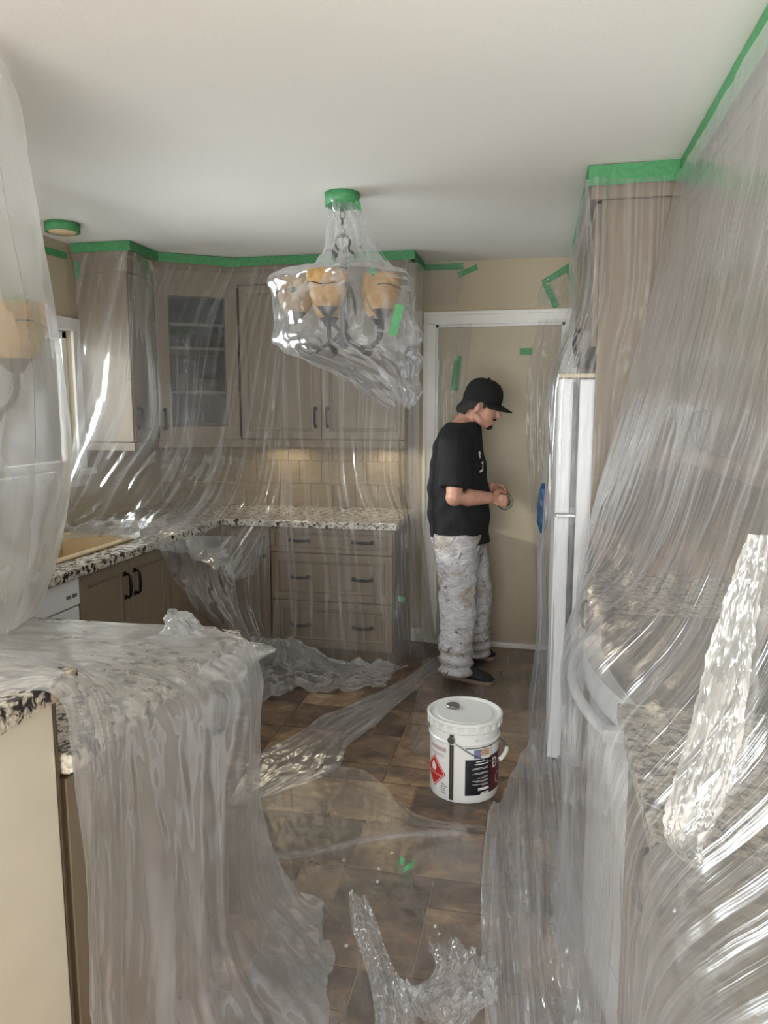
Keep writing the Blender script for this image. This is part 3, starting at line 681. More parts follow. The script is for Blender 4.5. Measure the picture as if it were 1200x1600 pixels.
# ------------------------------------------------------------------ chandeliers
def arc(c, r, a0, a1, n, ax, az):
    return [Vector(c) + Vector(ax)*r*math.cos(math.radians(a0+(a1-a0)*k/n)) + Vector(az)*r*math.sin(math.radians(a0+(a1-a0)*k/n)) for k in range(n+1)]
def chandelier(x, y, label, rot=0.0, drop=0.0):
    t = thing('chandelier', label, 'chandelier', (x, y, CEIL), 'wrapped iron chandeliers')
    z = CEIL-drop
    obj('canopy', MB().lathe([(0.0,-0.032),(0.05,-0.03),(0.064,-0.012),(0.064,0.0)], (x,y,CEIL), 28), M['iron'], t, True)
    ch = MB(); zz = CEIL-0.03; k = 0
    ztop = z-0.215
    while zz > ztop+0.03:
        pts = [Vector((x, y, zz-0.02)) + Vector(((math.cos(a)*0.010, 0, math.sin(a)*0.022) if k % 2 else (0, math.cos(a)*0.010, math.sin(a)*0.022))) for a in np.linspace(0, 2*math.pi, 13)]
        ch.tube(pts, 0.0028, 6); zz -= 0.036; k += 1
    obj('chain', ch, M['iron'], t, True)
    obj('ring', MB().tube([Vector((x+0.032*math.cos(a), y, z-0.175+0.032*math.sin(a))) for a in np.linspace(0, 2*math.pi, 21)], 0.005, 8), M['iron'], t, True)
    obj('stem', MB().tube([(x,y,z-0.20),(x,y,z-0.30),(x,y,z-0.54),(x,y,z-0.58)], [0.012,0.014,0.012,0.02], 12).lathe([(0.0,-0.62),(0.02,-0.615),(0.03,-0.60),(0.022,-0.58),(0.0,-0.565)], (x,y,z), 16), M['iron'], t, True)
    for k in range(3):
        a = rot+math.radians(120*k+30); ax = (math.cos(a), math.sin(a), 0); up = (0,0,1)
        P = [Vector((x,y,z)) + Vector(ax)*r_ + Vector(up)*h_ for r_, h_ in ((0.085,-0.225),(0.075,-0.205),(0.05,-0.203),(0.03,-0.222),(0.02,-0.26),(0.016,-0.285),(0.022,-0.32),(0.05,-0.36),(0.075,-0.41),(0.075,-0.46),(0.045,-0.51),(0.01,-0.54))]
        obj('scroll', MB().tube(P, [0.004]+[0.008]*10+[0.006], 8), M['iron'], t, True)
    for k in range(5):
        a = rot+math.radians(72*k+18); ax = Vector((math.cos(a), math.sin(a), 0))
        base = Vector((x, y, z))
        P = [base+ax*r_+Vector((0,0,h_)) for r_, h_ in ((0.012,-0.55),(0.045,-0.585),(0.095,-0.612),(0.15,-0.606),(0.188,-0.58),(0.20,-0.54),(0.20,-0.475))]
        arm = obj('arm', MB().tube(P, 0.0085, 8), M['iron'], t, True)
        c = base+ax*0.20
        cur = put('curl', MB().tube([base+ax*r_+Vector((0,0,h_)) for r_, h_ in ((0.095,-0.612),(0.115,-0.632),(0.145,-0.634),(0.155,-0.615),(0.14,-0.604))], 0.006, 8).mesh('curl', M['iron'], True)); cur.parent = arm
        obj('shade_holder', MB().lathe([(0.0,-0.50),(0.018,-0.50),(0.03,-0.48),(0.045,-0.465),(0.0,-0.46)], (c.x,c.y,z), 18), M['iron'], t, True)
        sh = obj('shade', MB().lathe([(0.028,-0.472),(0.052,-0.46),(0.072,-0.42),(0.082,-0.365),(0.086,-0.325),(0.083,-0.325),(0.078,-0.365),(0.068,-0.42),(0.05,-0.455),(0.028,-0.466)], (c.x,c.y,z), 32), M['amber'], t, True)
        vine = MB(); tang = Vector((-ax.y, ax.x, 0)); pv = []
        for i in range(9):
            an = a+math.radians(-70+i*17.5); rr = 0.0825-0.002*math.sin(i); pv.append(Vector((c.x+math.cos(an)*rr, c.y+math.sin(an)*rr, z-0.375+0.006*math.sin(i*1.1)-i*0.0012)))
        vine.tube(pv, 0.0022, 6); e = pv[-1]; n_ = (e-Vector((c.x,c.y,e.z))).normalized()
        tg = Vector((-n_.y, n_.x, 0))
        vine.rings([(e+tg*s*0.045, n_*0.002, Vector((0,0,1))*w_) for s, w_ in ((-0.1,0.001),(0.2,0.009),(0.5,0.012),(0.8,0.007),(1.05,0.001))], 10)
        v = put('vine_leaf', vine.mesh('vine_leaf', M['iron'], True)); v.parent = sh
    return t
CX, CY = -0.84, 3.19
chandelier(CX, CY, 'black scrolled iron chandelier with amber shades hanging before the wall cabinets', math.radians(33), 0.025)
PXc, PYc = -1.455, 1.66
chandelier(-1.545, 1.70, 'black iron chandelier with amber shades hanging over the peninsula', math.radians(2), 0.30)

# smoke alarm in a tape collar
sa = AZ(97, 349, CEIL)
t = thing('smoke_alarm', 'round ceiling fitting by the window wall masked with green tape', 'alarm', (sa[0], sa[1], CEIL))
obj('base', MB().lathe([(0.0,-0.05),(0.055,-0.05),(0.07,-0.04),(0.074,0.0)], (sa[0],sa[1],CEIL), 28), M['bisque'], t, True)
obj('tape_collar', MB().lathe([(0.077,-0.042),(0.0815,-0.042),(0.082,-0.001),(0.077,-0.001)], (sa[0],sa[1],CEIL), 28), M['tape'], t, True)
t2 = thing('tape_collar', 'green tape collar round the chandelier canopy at the drawers end', 'tape', (CX, CY, CEIL-0.05))
obj('band', MB().lathe([(0.068,-0.052),(0.072,-0.052),(0.074,-0.001),(0.068,-0.001)], (CX,CY,CEIL), 28), M['tape'], t2, True)
obj('loose_end', MB().add([(CX+0.06,CY-0.035,CEIL-0.045),(CX+0.085,CY-0.03,CEIL-0.045),(CX+0.092,CY-0.035,CEIL-0.085),(CX+0.07,CY-0.045,CEIL-0.075)], [(0,1,2,3)]), M['tape'], t2)

# ------------------------------------------------------------------ green tape
def ribbon(pts, w, up, th=0.0012, jag=0.0, seed=0):
    """strip of tape along pts; up = direction across its width"""
    r_ = random.Random(seed); m = MB(); P = [Vector(p) for p in pts]
    Q = []
    for i in range(len(P)-1):
        n = max(1, int((P[i+1]-P[i]).length/0.04))
        Q += [P[i].lerp(P[i+1], k/n) for k in range(n)]
    Q.append(P[-1]); up = Vector(up).normalized(); vs = []; fs = []
    for i, q in enumerate(Q):
        t_ = (Q[min(i+1, len(Q)-1)]-Q[max(i-1, 0)]).normalized(); nn = t_.cross(up).normalized()
        a = w/2*(1+r_.uniform(-jag, jag)); b = w/2*(1+r_.uniform(-jag, jag))
        for s, h in ((1, a), (1, -b), (-1, -b), (-1, a)): vs.append(q+up*h+nn*s*th/2)
    for i in range(len(Q)-1):
        for k in range(4): fs.append((i*4+k, i*4+(k+1)%4, i*4+4+(k+1)%4, i*4+4+k))
    fs += [(3,2,1,0), tuple((len(Q)-1)*4+k for k in range(4))]
    return m.add(vs, fs)
def tape(pts, w, up, label, group=None, jag=0.05, seed=1, name='tape_strip'):
    o = obj(name, ribbon(pts, w, up, 0.0012, jag, seed), M['tape']); return tag(o, label, 'tape', group)
OP = offset_path(PATH, 0.058); z = CEIL-0.027
tape([(OP[0].x+0.02, OP[0].y, z), (OP[1].x, OP[1].y, z)], 0.05, (0,0,1), 'green tape along the crown above the bare end panel')
tape([(OP[1].x+0.001, OP[1].y, z-0.001), (OP[2].x+0.001, OP[2].y, z-0.001)], 0.05, (0,0,1), 'green tape along the crown on the side of the narrow wall cabinet', seed=2)
tape([(OP[2].x+0.002, OP[2].y-0.002, z), (OP[3].x+0.002, OP[3].y-0.002, z-0.004)], 0.05, (0,0,1), 'green tape along the crown above the glass corner door', seed=3)
tape([(OP[3].x+0.03, OP[3].y-0.004, z-0.006), (OP[3].x-0.05, OP[3].y-0.035, z-0.006)], 0.05, (0,0,1), 'short overlapping green tape tab at the end of the corner crown', seed=4)
tape([(OP[3].x, OP[3].y-0.001, z), (OP[4].x, OP[4].y-0.001, z)], 0.05, (0,0,1), 'long green tape strip along the crown above the two-door cabinet', seed=5)
tape([(OP[4].x+0.001, OP[4].y, z-0.006), (OP[4].x+0.001, BACK-0.006, z-0.006)], 0.06, (0,0,1), 'green tape round the returned end of the crown beside the door', seed=6)
def wall_tape(pix, w, label, Y=BACK-0.004, seed=1, group=None):
    P = [Vector(AY(px, py, Y)) for px, py in pix]; d = (P[-1]-P[0]).normalized()
    up = d.cross(Vector((0,1,0))); return tape(P, w, up, label, group, 0.06, seed)
wall_tape([(652,418), (724,416)], 0.04, 'green tape strip on the beige wall above the door, ending in a torn tab', seed=7)
wall_tape([(716,430), (746,417)], 0.032, 'torn green tape tab slanting up at the end of the strip over the door', BACK-0.006, seed=8)
wall_tape([(848,442), (904,408)], 0.036, 'slanted green tape strip forming the top of a corner peak above the door', seed=9)
wall_tape([(851,441), (869,480)], 0.036, 'green tape strip dropping from the peak to the door casing', BACK-0.006, seed=10)
wall_tape([(888,420), (903,460)], 0.034, 'green tape strip beside the peak next to the fridge housing', BACK-0.0075, seed=11)
wall_tape([(716,556), (709,610)], 0.042, 'long green tape piece stuck upright on the door left of the cap', BACK-0.032, seed=12)
wall_tape([(812,549), (830,549)], 0.036, 'small green tape tab stuck alone on the middle of the door', BACK-0.032, seed=13)
ly = AX(70, 384, LEFT+0.004); 
tape([(LEFT+0.004, 3.60, 2.345), (LEFT+0.004, 3.80, 2.35)], 0.035, (0,0,1), 'green tape piece on the wall between window and cabinet', seed=14)
tape([(LEFT+0.015, LY0-0.02, 2.36), (LEFT+0.03, LY0-0.02, 2.24)], 0.03, (1,0,0.15), 'green tape tail hanging down the bare end panel edge', seed=15)
tape([(TX-0.034, TY-0.036, CEIL-0.04), (RUX-0.03, TY-0.036, CEIL-0.036)], 0.072, (0,0,1), 'wide green tape across the top of the fridge surround panel', seed=16)
tape([(TX-0.036, TY-0.03, CEIL-0.027), (TX-0.036, BACK-0.09, CEIL-0.027)], 0.05, (0,0,1), 'green tape along the bridge cabinet crown towards the door wall', seed=17)
tape([(RUX-0.034, TY-0.04, CEIL-0.052), (RUX-0.034, 0.6, CEIL-0.052)], 0.100, (0,0,1), 'long green tape along the crown of the range wall cabinets', seed=18)
tape([(0.0+AY(625,930,4.08)[0]-0.02, 4.13, AY(625,934,4.13)[2]), (AY(632,936,4.13)[0], 4.13, AY(632,938,4.13)[2])], 0.03, (0.2,0,1), 'scrap of pale green tape on the plastic at the end of the drawers', seed=19)
wall_tape([(625,476), (613,524)], 0.034, 'green tape strip closing the plastic bag round the chandelier', CY-0.285, seed=20)
wall_tape([(578,420), (586,428)], 0.026, 'small green tape patch on top of the chandelier bag', CY-0.16, seed=21)

# ------------------------------------------------------------------ plastic sheets
def cr(P, n):
    """Catmull-Rom resample of an (k,3) polyline to n points, uniform in index"""
    P = np.asarray(P, float); k = len(P)
    Q = np.vstack([2*P[0]-P[1], P, 2*P[-1]-P[-2]]); t_ = np.linspace(0, k-1, n); i = np.minimum(t_.astype(int), k-2); f = (t_-i)[:, None]
    a, b, c, d = Q[i], Q[i+1], Q[i+2], Q[i+3]
    return 0.5*((2*b) + (-a+c)*f + (2*a-5*b+4*c-d)*f*f + (-a+3*b-3*c+d)*f**3)
def vn1(x, seed):
    r_ = np.random.RandomState(seed).uniform(-1, 1, 512); i = np.floor(x).astype(int); f = x-i; f = f*f*(3-2*f)
    return r_[i % 512]*(1-f)+r_[(i+1) % 512]*f
def vn2(x, y, seed):
    r_ = np.random.RandomState(seed).uniform(-1, 1, (128, 128)); i = np.floor(x).astype(int); j = np.floor(y).astype(int); f = x-i; g = y-j
    f = f*f*(3-2*f); g = g*g*(3-2*g)
    return (r_[i%128, j%128]*(1-f)+r_[(i+1)%128, j%128]*f)*(1-g) + (r_[i%128, (j+1)%128]*(1-f)+r_[(i+1)%128, (j+1)%128]*f)*g
def sheet(name, label, rows, nu, nv, mat, amp=0.02, freqs=(7, 15, 34), wts=(1, 0.5, 0.25), drift=1.2, crum=0.0, cfreq=10, seed=1, ampv=None, closed=False, group=None, parent=None, clampz=None, torn=0.0, cat='plastic sheet', shear=0.0):
    rows = [np.asarray(r, float) for r in rows]
    if closed:
        G1 = []
        for r in rows:
            k = len(r); e = np.vstack([r, r, r]); n3 = cr(e, nu*3+1)
            # uniform over three laps; keep the middle lap
            t_ = np.linspace(k, 2*k, nu+1); i = np.floor(t_).astype(int); f = (t_-i)[:, None]
            a, b, c, d = e[(i-1) % len(e)], e[i % len(e)], e[(i+1) % len(e)], e[(i+2) % len(e)]
            G1.append(0.5*((2*b)+(-a+c)*f+(2*a-5*b+4*c-d)*f*f+(-a+3*b-3*c+d)*f**3))
        G1 = np.array(G1); nu_ = nu+1
    else:
        G1 = np.array([cr(r, nu) for r in rows]); nu_ = nu
    G = np.stack([cr(G1[:, i, :], nv) for i in range(nu_)], axis=1)        # nv, nu, 3
    U, V = np.meshgrid(np.linspace(0, 1, nu_), np.linspace(0, 1, nv))
    du = np.gradient(G, axis=1); dv_ = np.gradient(G, axis=0); N = np.cross(du, dv_); N /= np.linalg.norm(N, axis=2, keepdims=True)+1e-9
    h = np.zeros_like(U)
    for k, (fq, w) in enumerate(zip(freqs, wts)):
        dr = drift*vn1(V[:, 0]*2.3+k*7, seed+50+k)[:, None]
        x = (U+shear*V)*fq + dr + 0.5*vn2(U*3, V*3, seed+70+k)
        if closed:   # make it seamless round the lap
            wv = np.clip((U-0.85)/0.15, 0, 1); s1 = vn1(x, seed+k); s0 = vn1((U-1)*fq+dr+0.5*vn2(U*0, V*3, seed+70+k), seed+k); val = s1*(1-wv)+s0*wv
        else: val = vn1(x, seed+k)
        val = np.sign(val)*np.abs(val)**0.8
        h += w*val
    A_ = amp*(ampv(U, V) if ampv is not None else 1.0)
    D = h*A_
    if crum > 0:
        c1 = vn2(U*cfreq*1.3, V*cfreq, seed+90); c2 = vn2(U*cfreq*3.1+5, V*cfreq*2.6, seed+91); c3 = vn2(U*cfreq*7, V*cfreq*6, seed+92)
        D = D + crum*((1-2*np.abs(c1))+0.5*(1-2*np.abs(c2))+0.22*c3)*0.6
    G = G + N*D[..., None]
    if torn > 0:
        for e_ in (0, -1):
            G[e_] += (G[1 if e_ == 0 else -2]-G[e_])*0 + N[e_]*0 + (dv_[e_]/(np.linalg.norm(dv_[e_], axis=1, keepdims=True)+1e-9))*(torn*vn1(np.linspace(0, 40, nu_), seed+33))[:, None]
    if clampz is not None: G[..., 2] = np.maximum(G[..., 2], clampz)
    vs = G.reshape(-1, 3)
    fs = [(j*nu_+i, j*nu_+i+1, (j+1)*nu_+i+1, (j+1)*nu_+i) for j in range(nv-1) for i in range(nu_-1)]
    me = bpy.data.meshes.new(name); me.from_pydata(vs.tolist(), [], fs); me.materials.append(mat)
    uvl = me.uv_layers.new(name='uv'); uvv = np.stack([(U+shear*V).ravel(), V.ravel()], 1); li = np.empty(len(me.loops), int); me.loops.foreach_get('vertex_index', li)
    uvl.data.foreach_set('uv', uvv[li].ravel()); me.polygons.foreach_set('use_smooth', [True]*len(me.polygons))
    o = put(name, me, parent)
    if parent is None: tag(o, label, cat, group)
    return o

# left drape over the wall cabinets down on to the corner worktop
tz = CEIL-0.06
Lrows = [
 [(LEFT+0.03, LY0-0.075, tz), (UFX+0.05, LY0-0.08, tz), (UFX+0.065, LY1-0.06, tz), (-1.86, BFY-0.075, tz), (-1.62, BFY-0.075, tz), (-1.47, BFY-0.08, tz)],
 [(LEFT+0.05, LY0-0.08, 2.02), (UFX+0.04, LY0-0.07, 2.02), (UFX+0.10, LY1-0.10, 2.02), (-1.88, BFY-0.12, 2.02), (-1.64, BFY-0.11, 2.02), tuple(AY(444, 520, 4.28))],
 [tuple(AY(120, 640, 3.72)), tuple(AY(216, 650, 3.74)), tuple(AY(280, 660, 3.92)), tuple(AY(345, 660, 4.08)), tuple(AY(400, 660, 4.14)), tuple(AY(440, 660, 4.16))],
 [tuple(AY(105, 770, 3.45)), tuple(AY(190, 745, 3.55)), tuple(AY(270, 760, 3.65)), tuple(AY(340, 765, 3.80)), tuple(AY(400, 765, 3.92)), tuple(AY(436, 765, 3.98))],
 [tuple(AZ(95, 822, CT+0.03)), tuple(AZ(180, 815, CT+0.05)), tuple(AZ(250, 822, CT+0.05)), tuple(AY(310, 838, 3.72)), tuple(AY(372, 848, 3.82)), tuple(AY(424, 838, 3.90))],
 [tuple(AZ(92, 850, CT+0.02)), tuple(AZ(170, 842, CT+0.02)), tuple(AZ(244, 850, CT+0.03)), tuple(AY(305, 868, 3.50)), tuple(AY(355, 905, 3.66)), tuple(AY(398, 900, 3.80))],
]
sheet('plastic_sheet', 'clear plastic drape taped over the corner wall cabinets down to the sink worktop', Lrows, 220, 150, M['film'], 0.016, (9, 19, 44), (1, 0.6, 0.3), 1.6, 0.006, 9, 11, shear=0.35,
      ampv=lambda U, V: 0.25+1.2*V)
# apron of the drape hanging off the worktop in front of the corner
Arows = [
 [tuple(AZ(246, 850, CT+0.012)), tuple(AZ(300, 838, CT+0.03)), tuple(AY(360, 838, 3.98)), tuple(AY(425, 836, 4.03))],
 [tuple(AX(262, 890, CE+0.04)), tuple(AY(315, 890, 3.62)), tuple(AY(365, 900, 3.90)), tuple(AY(420, 900, 4.02))],
 [tuple(AX(290, 930, CE+0.06)), tuple(AY(335, 945, 3.66)), tuple(AY(375, 950, 3.92)), tuple(AY(416, 950, 4.03))],
 [tuple(AX(335, 975, CE+0.10)), tuple(AY(365, 992, 3.70)), tuple(AY(395, 1005, 3.90)), tuple(AY(424, 1000, 4.02))],
]
sheet('plastic_sheet', 'clear plastic flap hanging off the corner worktop to a slanting hem', Arows, 120, 80, M['film'], 0.015, (5, 11, 24), (1, 0.6, 0.3), 1.0, 0.005, 8, 21)
# drape before the two-door cabinet, splashback and drawers down to the floor
Crows = [
 [(-1.50, BFY-0.078, tz), (-1.22, BFY-0.08, tz), (-0.98, BFY-0.08, tz), (-0.80, BFY-0.085, tz), (-0.735, BFY-0.05, tz), (-0.715, BACK-0.05, tz)],
 [tuple(AY(442, 600, 4.22)), tuple(AY(500, 600, 4.26)), tuple(AY(560, 600, 4.28)), tuple(AY(615, 600, 4.30)), tuple(AY(643, 600, 4.38)), tuple(AY(652, 600, 4.68))],
 [tuple(AY(440, 740, 4.06)), tuple(AY(500, 740, 4.13)), tuple(AY(550, 740, 4.14)), tuple(AY(602, 740, 4.16)), tuple(AY(636, 740, 4.28)), tuple(AY(655, 740, 4.64))],
 [tuple(AY(436, 822, 4.03)), tuple(AY(500, 822, 4.05)), tuple(AY(560, 822, 4.05)), tuple(AY(618, 822, 4.05)), tuple(AY(640, 830, 4.22)), tuple(AY(660, 835, 4.62))],
 [tuple(AY(432, 910, 4.03)), tuple(AY(500, 910, 4.05)), tuple(AY(560, 912, 4.06)), tuple(AY(612, 915, 4.06)), tuple(AY(646, 915, 4.18)), tuple(AY(668, 915, 4.56))],
 [tuple(AY(425, 985, 4.00)), tuple(AY(490, 985, 4.02)), tuple(AY(560, 990, 4.04)), tuple(AY(612, 990, 4.04)), tuple(AY(650, 990, 4.12)), tuple(AY(676, 985, 4.50))],
 [tuple(AZ(400, 1040, 0.03)), tuple(AZ(480, 1045, 0.03)), tuple(AZ(550, 1045, 0.03)), tuple(AZ(610, 1045, 0.03)), tuple(AZ(650, 1035, 0.03)), tuple(AZ(690, 1012, 0.03))],
]
sheet('plastic_sheet', 'clear plastic drape over the two-door cabinet and the drawer unit', Crows, 200, 170, M['film'], 0.012, (8, 17, 40), (1, 0.6, 0.3), 1.4, 0.004, 9, 31, clampz=0.012, shear=-0.18)
# heaped plastic at the foot of the drawers
H = [
 [tuple(AZ(335, 1048, 0.03)), tuple(AZ(400, 1046, 0.04)), tuple(AZ(480, 1050, 0.04)), tuple(AZ(560, 1052, 0.03)), tuple(AZ(640, 1048, 0.02))],
 [tuple(AY(330, 1010, 3.86)), tuple(AY(395, 1003, 3.88)), tuple(AY(450, 996, 3.90)), tuple(AY(520, 1030, 3.95)), tuple(AY(620, 1040, 4.0))],
 [tuple(AZ(335, 1060, 0.06)), tuple(AZ(385, 1050, 0.10)), tuple(AZ(440, 1045, 0.09)), tuple(AZ(520, 1050, 0.05)), tuple(AZ(610, 1058, 0.03))],
 [tuple(AZ(330, 1120, 0.02)), tuple(AZ(380, 1110, 0.02)), tuple(AZ(440, 1085, 0.02)), tuple(AZ(520, 1080, 0.02)), tuple(AZ(600, 1075, 0.015))],
]
sheet('plastic_heap', 'heap of crumpled clear plastic on the floor before the drawer unit', H, 150, 60, M['film_crumple'], 0.018, (7, 15, 30), (1, 0.6, 0.3), 1.5, 0.03, 9, 41, clampz=0.012)
# film on the door and on the wall above it
def wall_film(pix, label, Y, seed, amp=0.004):
    rows = [[tuple(AY(px, py, Y)) for px, py in r] for r in pix]
    return sheet('plastic_film', label, rows, 60, 120, M['film_wall'], amp, (4, 9, 20), (1, 0.6, 0.4), 2.5, 0.004, 9, seed)
wall_film([[(682,508),(712,506),(738,505)],[(680,640),(706,640),(724,640)],[(682,850),(700,850),(712,850)],[(684,990),(700,990),(710,990)]], 'wrinkled clear plastic strip stuck down the hinge side of the door', BACK-0.036, 51)
wall_film([[(842,500),(865,499),(884,498)],[(822,600),(850,600),(880,600)],[(826,760),(850,760),(872,760)],[(845,1000),(855,1000),(866,1000)]], 'wrinkled clear plastic strip hanging down the latch side of the door', BACK-0.036, 52, 0.006)
wall_film([[(650,412),(690,412),(726,412)],[(650,440),(690,440),(724,440)],[(652,478),(690,477),(716,476)]], 'crinkled clear plastic patch on the wall above the hinge corner', BACK-0.03, 53)
wall_film([[(850,436),(880,420),(900,410)],[(838,455),(868,450),(896,450)],[(835,480),(868,478),(890,476)]], 'crinkled clear plastic patch under the tape peak above the door', BACK-0.03, 54)
# fridge wrap : from the bridge cabinet crown down the fridge to the floor
Fr = [
 [(TX-0.045, 4.6, tz), (TX-0.045, 3.7, tz), (TX-0.045, TY-0.035, tz), (0.30, TY-0.045, tz), (0.44, TY-0.045, tz)],
 [(TX-0.06, 4.55, 1.95), (TX-0.06, 3.7, 1.95), (TX-0.045, TY-0.02, 1.95), (0.30, TY-0.03, 1.95), (0.44, TY-0.03, 1.95)],
 [(0.05, 4.2, 1.66), (0.045, 3.6, 1.665), (0.052, TY+0.02, 1.665), (0.25, TY-0.02, 1.66), (0.42, TY-0.02, 1.66)],
 [(0.02, 4.05, 1.3), (0.03, 3.6, 1.3), (0.045, TY+0.02, 1.3), (0.24, TY-0.02, 1.3), (0.34, TY-0.02, 1.3)],
 [(0.01, 4.0, 0.9), (0.015, 3.55, 0.9), (0.035, TY+0.02, 0.9), (0.22, TY-0.03, 0.9), (0.30, TY-0.03, 0.9)],
 [(0.02, 4.0, 0.45), (0.02, 3.55, 0.45), (0.045, TY+0.01, 0.45), (0.20, TY-0.04, 0.45), (0.28, TY-0.04, 0.45)],
 [(0.0, 4.0, 0.02), (-0.02, 3.5, 0.02), (0.03, TY-0.02, 0.02), (0.18, TY-0.06, 0.02), (0.26, TY-0.06, 0.02)],
]
sheet('plastic_sheet', 'clear plastic wrap pulled over the fridge surround and refrigerator', Fr, 150, 170, M['film'], 0.008, (9, 20, 44), (1, 0.6, 0.3), 1.6, 0.006, 10, 61, clampz=0.012)
# stretched sheet before range wall cabinets, range and near worktop
Ys = (3.0, 2.55, 2.05, 1.55, 1.1, 0.72, 0.35)
Rr = [
 [(RUX-0.046, y, tz) for y in Ys],
 [(x, y, 2.0) for x, y in zip((0.40, 0.42, 0.42, 0.43, 0.43, 0.43, 0.43), Ys)],
 [(x, y, 1.55) for x, y in zip((0.30, 0.33, 0.35, 0.36, 0.37, 0.38, 0.38), (2.96, 2.52, 2.03, 1.54, 1.1, 0.74, 0.35))],
 [(x, y, 1.15) for x, y in zip((0.205, 0.22, 0.25, 0.27, 0.28, 0.30, 0.30), (2.92, 2.48, 2.0, 1.53, 1.1, 0.76, 0.36))],
 [(x, y, 0.895) for x, y in zip((0.165, 0.140, 0.080, 0.140, 0.150, 0.155, 0.155), (2.90, 2.46, 2.03, 1.55, 1.1, 0.78, 0.38))],
 [(x, y, 0.60) for x, y in zip((0.165, 0.130, 0.082, 0.130, 0.145, 0.150, 0.150), (2.90, 2.45, 2.0, 1.52, 1.1, 0.80, 0.38))],
 [(x, y, 0.25) for x, y in zip((0.15, 0.125, 0.090, 0.130, 0.140, 0.145, 0.148), (2.92, 2.45, 2.0, 1.52, 1.1, 0.82, 0.38))],
 [(x, y, 0.03) for x, y in zip((0.12, 0.10, 0.075, 0.11, 0.125, 0.13, 0.14), (2.95, 2.45, 2.0, 1.52, 1.1, 0.84, 0.38))],
]
stretched = sheet('plastic_sheet', 'large stretched plastic sheet over the range and its wall cabinets', Rr, 320, 200, M['film_right'], 0.0055, (11, 28, 75), (0.9, 0.8, 0.5), 1.2, 0.004, 12, 71, clampz=0.012, shear=0.16,
      ampv=lambda U, V: 0.15+1.3*np.clip(V*1.2, 0, 1))
# sun patch on the crinkled plastic, modelled as a paler, denser film
sbv = BVHTree.FromPolygons([v.co.copy() for v in stretched.data.vertices], [tuple(p.vertices) for p in stretched.data.polygons])
def on_sheet(px, py):
    d = Vector(ray(px, py)).normalized(); hit = sbv.ray_cast(Vector(_p), d)[0]
    return tuple(hit - d*0.012) if hit is not None else tuple(AX(px, py, 0.3))
Fo = [[on_sheet(px, py) for px in xs] for xs, py in (((1172,1185,1200), 835), ((1135,1162,1190), 930), ((1100,1138,1174), 1040), ((1072,1114,1158), 1150), ((1045,1090,1136), 1250), ((1040,1066,1096), 1310), ((1066,1078,1090), 1345))]
sheet('sun_patch_plastic', 'sun patch on crinkled plastic beside the range, made as a paler film strip', Fo, 60, 120, M['film_sunlit'], 0.003, (4, 9, 18), (1, 0.6, 0.4), 1.5, 0.005, 16, 81)
sheet('plastic_sheet', 'cloudy plastic layer lying over the near worktop and down its cabinet fronts', [[(0.50, 1.02, 0.90), (0.50, 0.7, 0.90), (0.50, 0.36, 0.90)], [(0.30, 1.04, 0.915), (0.30, 0.7, 0.915), (0.30, 0.36, 0.915)], [(0.172, 1.05, 0.908), (0.172, 0.72, 0.908), (0.172, 0.36, 0.908)], [(0.166, 1.08, 0.7), (0.166, 0.74, 0.7), (0.166, 0.36, 0.7)], [(0.160, 1.14, 0.4), (0.160, 0.76, 0.4), (0.160, 0.36, 0.4)], [(0.155, 1.2, 0.05), (0.155, 0.8, 0.05), (0.155, 0.36, 0.05)]],
      90, 110, M['film_milky'], 0.006, (5, 12, 26), (1, 0.6, 0.4), 1.5, 0.005, 9, 85)
# chandelier bags
def ringrow(cx, cy, z, r, seed, wob=0.12, n=14, ry=None):
    r_ = np.random.RandomState(seed); a = np.linspace(0, 2*math.pi, n, endpoint=False)
    w = 1+wob*r_.uniform(-1, 1, n)
    return [(cx+r*w[k]*math.cos(a[k]), cy+(ry or r)*w[k]*math.sin(a[k]), z) for k in range(n)]
def bag(name, label, spec, Y, mat, seed, nu=150, nv=130, amp=0.012, wob=0.10, crum=0.008, ry_add=0.0, clampz=None):
    rows = []
    for i, (py, cx, hw) in enumerate(spec):
        c = AY(cx, py, Y); e = AY(cx+hw, py, Y); r = abs(e[0]-c[0])
        rows.append(ringrow(c[0], Y, c[2], r, seed+i//2, wob, ry=min(r, 0.34)+ry_add))
    return sheet(name, label, rows, nu, nv, mat, amp, (7, 15, 31), (1, 0.6, 0.4), 1.5, crum, 8, seed, closed=True, cat='plastic bag', clampz=clampz)
bag('plastic_bag', 'clear plastic bag tied round the chandelier before the wall cabinets',
    [(316,536,24),(345,540,30),(385,546,42),(415,548,60),(432,541,102),(455,544,108),(500,550,108),(535,554,110),(560,570,98),(588,598,62),(612,616,40),(634,628,16)], CY, M['film_bag'], 101, amp=0.016, wob=0.14, crum=0.020, nu=220, nv=170)
bag('plastic_bag', 'milky plastic bag round the chandelier over the peninsula, trailing on to the worktop',
    [(60,-150,104),(130,-140,122),(230,-135,130),(330,-130,140),(450,-125,156),(560,-125,170),(700,-125,180),(800,-125,174),(880,-125,162),(950,-125,142),(1000,-125,118),(1024,-125,96)], PYc, M['film_milky'], 121, amp=0.009, wob=0.02, crum=0.003, ry_add=0.07, clampz=0.945)
